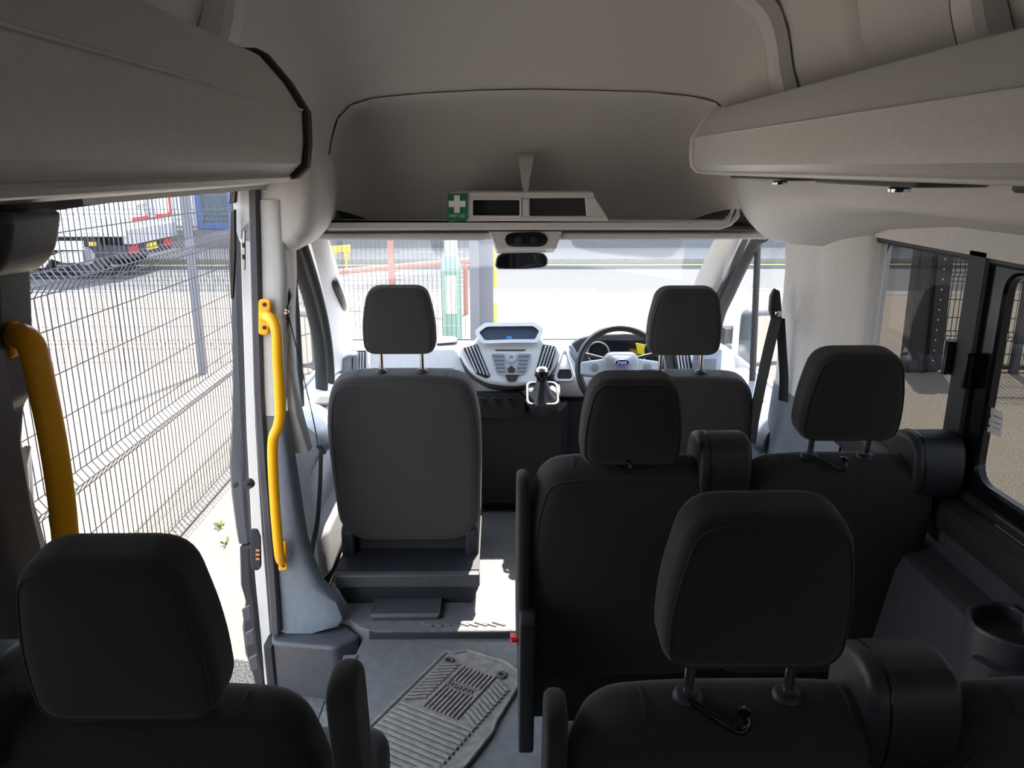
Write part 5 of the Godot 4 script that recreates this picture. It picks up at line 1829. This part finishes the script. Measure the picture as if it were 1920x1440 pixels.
func outside() -> void:
	var g := Vector3(0, GROUND, 0)
	var mb := MB.new()
	mb.box2(Vector3(-30, GROUND - 0.3, 12), Vector3(30, GROUND, -13.9), 0)
	structure("ground", "pale gravel yard round the minibus", "ground", mb, M.gravel)
	mb = MB.new()
	mb.box2(Vector3(-45, GROUND - 0.3, -14.3), Vector3(45, GROUND - 0.02, -18.9), 0)
	structure("road", "grey asphalt road beyond the yard", "road", mb, M.asphalt)
	mb = MB.new()
	mb.box2(Vector3(-45, GROUND - 0.3, -13.85), Vector3(45, GROUND + 0.01, -14.28), 0.02)
	structure("kerb", "pale kerb between the yard and the road", "kerb", mb, M.pavement)
	mb = MB.new()
	mb.box2(Vector3(-45, GROUND - 0.3, -18.92), Vector3(45, GROUND + 0.1, -21.4), 0.02)
	structure("pavement", "grey footpath across the road in front of the building", "pavement", mb, M.pavement)
	mb = MB.new()
	mb.box2(Vector3(-45, GROUND - 0.03, -18.5), Vector3(45, GROUND - 0.012, -18.62), 0)
	structure("trim_3", "yellow no-parking line painted along the far road edge", "road marking", mb, M.road_yellow)
	for e in [[-4.2, 1.6], [2.4, 6.0], [-12, -6.3]]:
		mb = MB.new()
		mb.box2(Vector3(e[0], GROUND - 0.03, -14.62), Vector3(e[1], GROUND - 0.012, -14.72), 0)
		var o := single("road_line", "white line painted on the road near the yard kerb", "road marking", mb, M.road_white, "white road lines")
	# building across the road
	var t := thing("building", "white painted building with blue windows across the road", "building", Vector3(0, GROUND, -21.6))
	mb = MB.new()
	mb.box2(Vector3(-45, GROUND, -21.5), Vector3(45, 6.0, -24.0), 0.02)
	part(t, "white_wall", mb, M.painted_brick)
	mb = MB.new()
	mb.box2(Vector3(-45, GROUND, -21.38), Vector3(45, -0.02, -21.55), 0.02)
	part(t, "stone_plinth", mb, M.stone_wall)
	for e in [[370, 440, 345, 430], [1030, 1070, 380, 457], [600, 640, 440, 462], [1500, 1560, 430, 470]]:
		var a := at_z(e[0], e[3], 21.4)
		var b := at_z(e[1], e[3], 21.4)
		var w := b.x - a.x
		var y0 := a.y
		mb = MB.new()
		mb.frame(facing(21.45), rect(a.x, y0, b.x, y0 + 1.9), rect(a.x + w * 0.16, y0 + 0.16, b.x - w * 0.16, y0 + 1.75), 0.06, -0.05, 0.01)
		mb.box(Vector3((a.x + b.x) / 2, y0 + 1.0, -21.44), Vector3(w * 0.7, 0.08, 0.08), 0.01)
		var f := part(t, "window_frame", mb, M.window_blue if e[0] < 500 else M.road_white)
		mb = MB.new()
		mb.box2(Vector3(a.x + w * 0.14, y0 + 0.14, -21.46), Vector3(b.x - w * 0.14, y0 + 1.77, -21.5), 0)
		part(f, "pane", mb, M.window_pane)
	mb = MB.new()
	mb.box2(Vector3(at_z(1068, 450, 21.4).x, -0.02, -21.4), Vector3(at_z(1082, 450, 21.4).x, 4.0, -21.5), 0.02)
	part(t, "blue_pilaster", mb, M.window_blue)
	mb = MB.new()
	for i in 60:
		mb.box2(Vector3(-20 + i * 0.9, 0.02 + (i % 2) * 0.0, -21.49), Vector3(-20 + i * 0.9 + 0.86, 0.09, -21.515), 0.004)
	part(t, "string_course", mb, M.pavement)

	# near fence beside the open door
	t = thing("wire_fence", "green welded wire fence with V folds beside the open sliding door", "fence", Vector3(-2.107, GROUND, -4.0))
	for k in 4:
		var z0 := 0.4 - k * 2.2
		fence_panel(t, Vector3(-2.107, GROUND + 0.02, z0), Vector3(-2.107, GROUND + 0.02, z0 - 2.2), 2.3, [0.06, 0.78, 1.70], 0.0034)
	for z in [0.4, -8.4]:
		fence_post(t, Vector3(-2.15, GROUND, z), 2.35)
	# fence along the front of the yard
	t = thing("wire_fence", "welded wire fence with grey posts along the road side of the yard", "fence", Vector3(-5.0, GROUND, -8.5))
	for k in 5:
		fence_panel(t, Vector3(-0.55 - k * 2.3, GROUND + 0.02, -8.5), Vector3(-0.55 - (k + 1) * 2.3, GROUND + 0.02, -8.5), 2.3, [0.3, 1.0, 1.7], 0.003)
	for p in [-3.44, -6.0, -8.6, -11.2]:
		fence_post(t, Vector3(p, GROUND, -8.45), 2.5, 0.075)
	fence_post(t, at_y(736, 640, GROUND) * Vector3(0, 0, 0) + Vector3(at_z(736, 560, 8.45).x, GROUND, -8.45), 2.4, 0.06, M.rust)
	# gate post with its open leaf
	t = thing("gate_post", "square grey gate post at the yard entrance with a lime panel behind", "gate post", Vector3(at_z(894, 560, 8.45).x, GROUND, -8.45))
	fence_post(t, Vector3(at_z(890, 560, 8.45).x, GROUND, -8.45), 2.6, 0.1, M.post_grey)
	mb = MB.new()
	var x0 := at_z(898, 560, 8.6).x
	mb.box2(Vector3(x0, GROUND + 0.06, -8.6), Vector3(x0 + 0.16, GROUND + 2.4, -8.66), 0.01)
	part(t, "gate_stile", mb, M.post_grey)
	mb = MB.new()
	mb.box2(Vector3(x0 + 0.1, GROUND + 0.9, -8.72), Vector3(x0 + 0.2, GROUND + 2.5, -8.76), 0.01)
	mb.box2(Vector3(x0 + 0.06, GROUND + 0.3, -8.7), Vector3(x0 + 0.2, GROUND + 0.75, -8.74), 0.01)
	part(t, "lime_panel", mb, M.lime)
	# fence on the driver side with the open gate leaf
	t = thing("wire_fence", "welded wire fence beyond the tinted saloon window", "fence", Vector3(7.0, GROUND, -8.5))
	for k in 4:
		fence_panel(t, Vector3(4.72 + k * 2.3, GROUND + 0.1, -8.52 + k * 0.3), Vector3(4.72 + (k + 1) * 2.3, GROUND + 0.1, -8.52 + (k + 1) * 0.3), 2.3, [0.3, 1.0, 1.7], 0.0055)
	mb = MB.new()
	mb.tube(PackedVector3Array([Vector3(4.9, GROUND + 0.06, -8.5), Vector3(14, GROUND + 0.06, -7.3)]), 0.035, 6)
	mb.tube(PackedVector3Array([Vector3(4.9, GROUND + 1.87, -8.5), Vector3(14, GROUND + 1.87, -7.3)]), 0.03, 6)
	part(t, "bottom_rail", mb, M.post_dark)
	fence_post(t, Vector3(at_z(1904, 640, 8.4).x, GROUND, -8.35), 2.4, 0.08, M.post_dark)
	t = thing("steel_gate", "dark folded steel gate leaf with bolt heads beyond the tinted window", "gate", Vector3(4.5, GROUND, -8.4))
	var pl := facing(8.45)
	mb = MB.new()
	mb.slab(pl, px(pl, [1690, 700, 1698, 700, 1728, 440, 1752, 440, 1732, 696]), 0.06, -0.06, 0.01)
	mb.slab(pl, px(pl, [1690, 702, 1730, 697, 1756, 440, 1722, 440]), 0.04, -0.08, 0.01)
	part(t, "gate_leaf", mb, M.post_dark)
	mb = MB.new()
	mb.slab(pl, px(pl, [1735, 696, 1762, 692, 1790, 440, 1759, 440]), 0.04, -0.08, 0.01)
	var gp := part(t, "gate_stile", mb, M.post_dark)
	for k in 11:
		mb = MB.new()
		mb.lathe([[0.0, 0.0], [0.012, 0.0], [0.01, 0.01], [0.0, 0.012]], at_z(1748.5 + k * 2.3, 676 - k * 19, 8.41), Vector3.BACK, 8)
		part(gp, "bolt_head", mb, M.chrome)
	# brown handrail and lamp post on the verge
	mb = MB.new()
	mb.tube(PackedVector3Array([at_z(600, 513, 13.0), at_z(884, 488, 12.0)]), 0.045, 8)
	mb.tube(PackedVector3Array([at_z(610, 512, 13.0), Vector3(at_z(610, 512, 13.0).x, GROUND, -13.0)]), 0.04, 8)
	mb.tube(PackedVector3Array([at_z(872, 489, 12.05), Vector3(at_z(872, 489, 12.05).x, GROUND, -12.05)]), 0.04, 8)
	single("handrail", "rusty brown handrail on the verge behind the front fence", "handrail", mb, M.rust)
	t = thing("lamp_post", "pale lamp post with a wide green base beside the road", "lamp post", Vector3(at_z(847, 600, 10.3).x, GROUND, -10.3))
	var lx := at_z(847, 560, 10.3).x
	mb = MB.new()
	mb.lathe([[0.0, 0.0], [0.085, 0.0], [0.075, 4.0], [0.0, 4.01]], Vector3(lx, GROUND + 0.95, -10.3), Vector3.UP, 16)
	part(t, "shaft", mb, M.lamp_paint)
	mb = MB.new()
	mb.lathe([[0.0, 0.0], [0.135, 0.0], [0.135, 0.95], [0.1, 1.08], [0.085, 1.1], [0.0, 1.1]], Vector3(lx, GROUND, -10.3), Vector3.UP, 16)
	var lb := part(t, "base_compartment", mb, M.lamp_base)
	mb = MB.new()
	mb.box(Vector3(lx, GROUND + 0.6, -10.17), Vector3(0.14, 0.5, 0.02), 0.005)
	part(lb, "access_door", mb, M.lamp_paint)
	# orange barrier at the far kerb
	mb = MB.new()
	var op := facing(17.5)
	mb.slab(op, px(op, [606, 463, 657, 459, 657, 470, 652, 490, 647, 488, 645, 474, 636, 472, 630, 478, 622, 472, 606, 474]), 0.02, -0.02, 0.005)
	mb.box2(Vector3(at_z(648, 480, 17.5).x - 0.02, GROUND, -17.5), Vector3(at_z(648, 480, 17.5).x + 0.02, at_z(648, 470, 17.5).y, -17.54), 0.004)
	single("road_barrier", "torn orange plastic barrier on the far side of the road", "barrier", mb, M.orange)
	# weeds by the fence
	var rng := RandomNumberGenerator.new()
	rng.seed = 5
	for uv in [[412, 990], [424, 1022]]:
		mb = MB.new()
		var c := at_y(uv[0], uv[1], GROUND)
		for k in 14:
			var a := rng.randf() * TAU
			var l := rng.randf_range(0.02, 0.05)
			var tip := c + Vector3(cos(a) * l, l * rng.randf_range(0.5, 1.1), sin(a) * l)
			var s := Vector3(-sin(a), 0, cos(a)) * 0.006
			mb.tri(c - s * 0.5, c.lerp(tip, 0.5) + s + Vector3(0, 0.01, 0), tip)
			mb.tri(c + s * 0.5, tip, c.lerp(tip, 0.5) - s + Vector3(0, 0.01, 0))
		single("weed", "small green weed growing at the foot of the near fence" if uv[0] < 420 else "sparse green weed in the gravel close to the door post", "weed", mb, M.weed, "weeds by the fence")
	truck()

func truck() -> void:
	var xr := -7.72   # its tail
	var zn := -16.2   # its near side
	var t := thing("box_truck", "white box lorry with red edged tail parked on the road", "truck", Vector3(xr - 4, GROUND, zn - 1.2))
	var mb := MB.new()
	mb.box2(Vector3(xr - 9, 0.24, zn), Vector3(xr, 3.0, zn - 2.45), 0.03)
	part(t, "cargo_box", mb, M.truck_white)
	mb = MB.new()
	mb.box2(Vector3(xr, 0.36, zn - 0.08), Vector3(xr + 0.03, 2.9, zn - 2.37), 0.01)
	var door := part(t, "tail_shutter", mb, M.truck_white)
	mb = MB.new()
	mb.box2(Vector3(xr + 0.02, 0.52, zn - 0.3), Vector3(xr + 0.05, 0.6, zn - 2.3), 0.004)
	mb.box2(Vector3(xr + 0.02, 0.52, zn - 2.2), Vector3(xr + 0.05, 2.9, zn - 2.3), 0.004)
	part(door, "red_edging", mb, M.red_plastic)
	mb = MB.new()
	mb.box2(Vector3(xr + 0.03, 0.56, zn - 1.0), Vector3(xr + 0.1, 0.95, zn - 1.3), 0.01)
	mb.box2(Vector3(xr + 0.03, 0.8, zn - 0.6), Vector3(xr + 0.08, 0.86, zn - 0.9), 0.01)
	part(door, "shutter_latch", mb, M.truck_grey)
	mb = MB.new()
	mb.box2(Vector3(xr - 0.1, 0.08, zn - 0.05), Vector3(xr + 0.08, 0.38, zn - 2.4), 0.02)
	part(t, "tail_sill", mb, M.truck_grey)
	mb = MB.new()
	mb.box2(Vector3(xr - 8.8, -0.05, zn - 0.5), Vector3(xr - 0.1, 0.22, zn - 1.9), 0.02)
	mb.box2(Vector3(xr - 0.5, -0.22, zn - 0.1), Vector3(xr - 0.05, 0.06, zn - 2.35), 0.02)
	part(t, "chassis", mb, M.truck_dark)
	mb = MB.new()
	mb.slab(Pl.new(Vector3(xr - 1.4, 0, zn + 0.02), Vector3.RIGHT, Vector3.UP), PackedVector2Array([Vector2(-3.5, -0.38), Vector2(-0.3, -0.38), Vector2(-0.15, -0.2), Vector2(0.1, -0.28), Vector2(0.5, -0.28), Vector2(0.5, -0.05), Vector2(0.1, -0.05), Vector2(-0.2, -0.16), Vector2(-0.45, -0.08), Vector2(-3.5, -0.08)]), 0.02, -0.02, 0.01)
	part(t, "side_skirt", mb, M.truck_skirt)
	for x in [-0.95, -2.05, -6.5]:
		for z in [-0.3, -2.1]:
			mb = MB.new()
			mb.lathe([[0.0, -0.13], [0.3, -0.13], [0.42, -0.11], [0.44, 0.0], [0.42, 0.11], [0.3, 0.13], [0.0, 0.13]], Vector3(xr + x, GROUND + 0.44, zn + z), Vector3.BACK, 24)
			var w := part(t, "wheel", mb, M.truck_dark)
			mb = MB.new()
			mb.lathe([[0.0, 0.0], [0.2, 0.0], [0.18, 0.03], [0.0, 0.05]], Vector3(xr + x, GROUND + 0.44, zn + z + 0.12), Vector3.BACK, 20)
			part(w, "hub", mb, M.truck_grey)
	for z in [-0.35, -2.05]:
		mb = MB.new()
		mb.box2(Vector3(xr - 0.06, -0.12, zn + z - 0.2), Vector3(xr - 0.02, 0.04, zn + z + 0.2), 0.01)
		part(t, "tail_lamp", mb, M.lamp_red)
	mb = MB.new()
	mb.box2(Vector3(xr - 0.06, -0.12, zn - 1.0), Vector3(xr - 0.03, 0.02, zn - 1.5), 0.005)
	part(t, "number_plate", mb, M.yellow_paper)
	mb = MB.new()
	mb.box2(Vector3(xr - 0.75, 0.06, zn + 0.01), Vector3(xr - 0.6, 0.14, zn + 0.04), 0.01)
	part(t, "side_marker", mb, M.lamp_amber)
	mb = MB.new()
	mb.box2(Vector3(xr - 1.6, -0.02, zn + 0.01), Vector3(xr - 0.85, 0.16, zn + 0.03), 0.01)
	part(t, "side_plate", mb, M.truck_white)
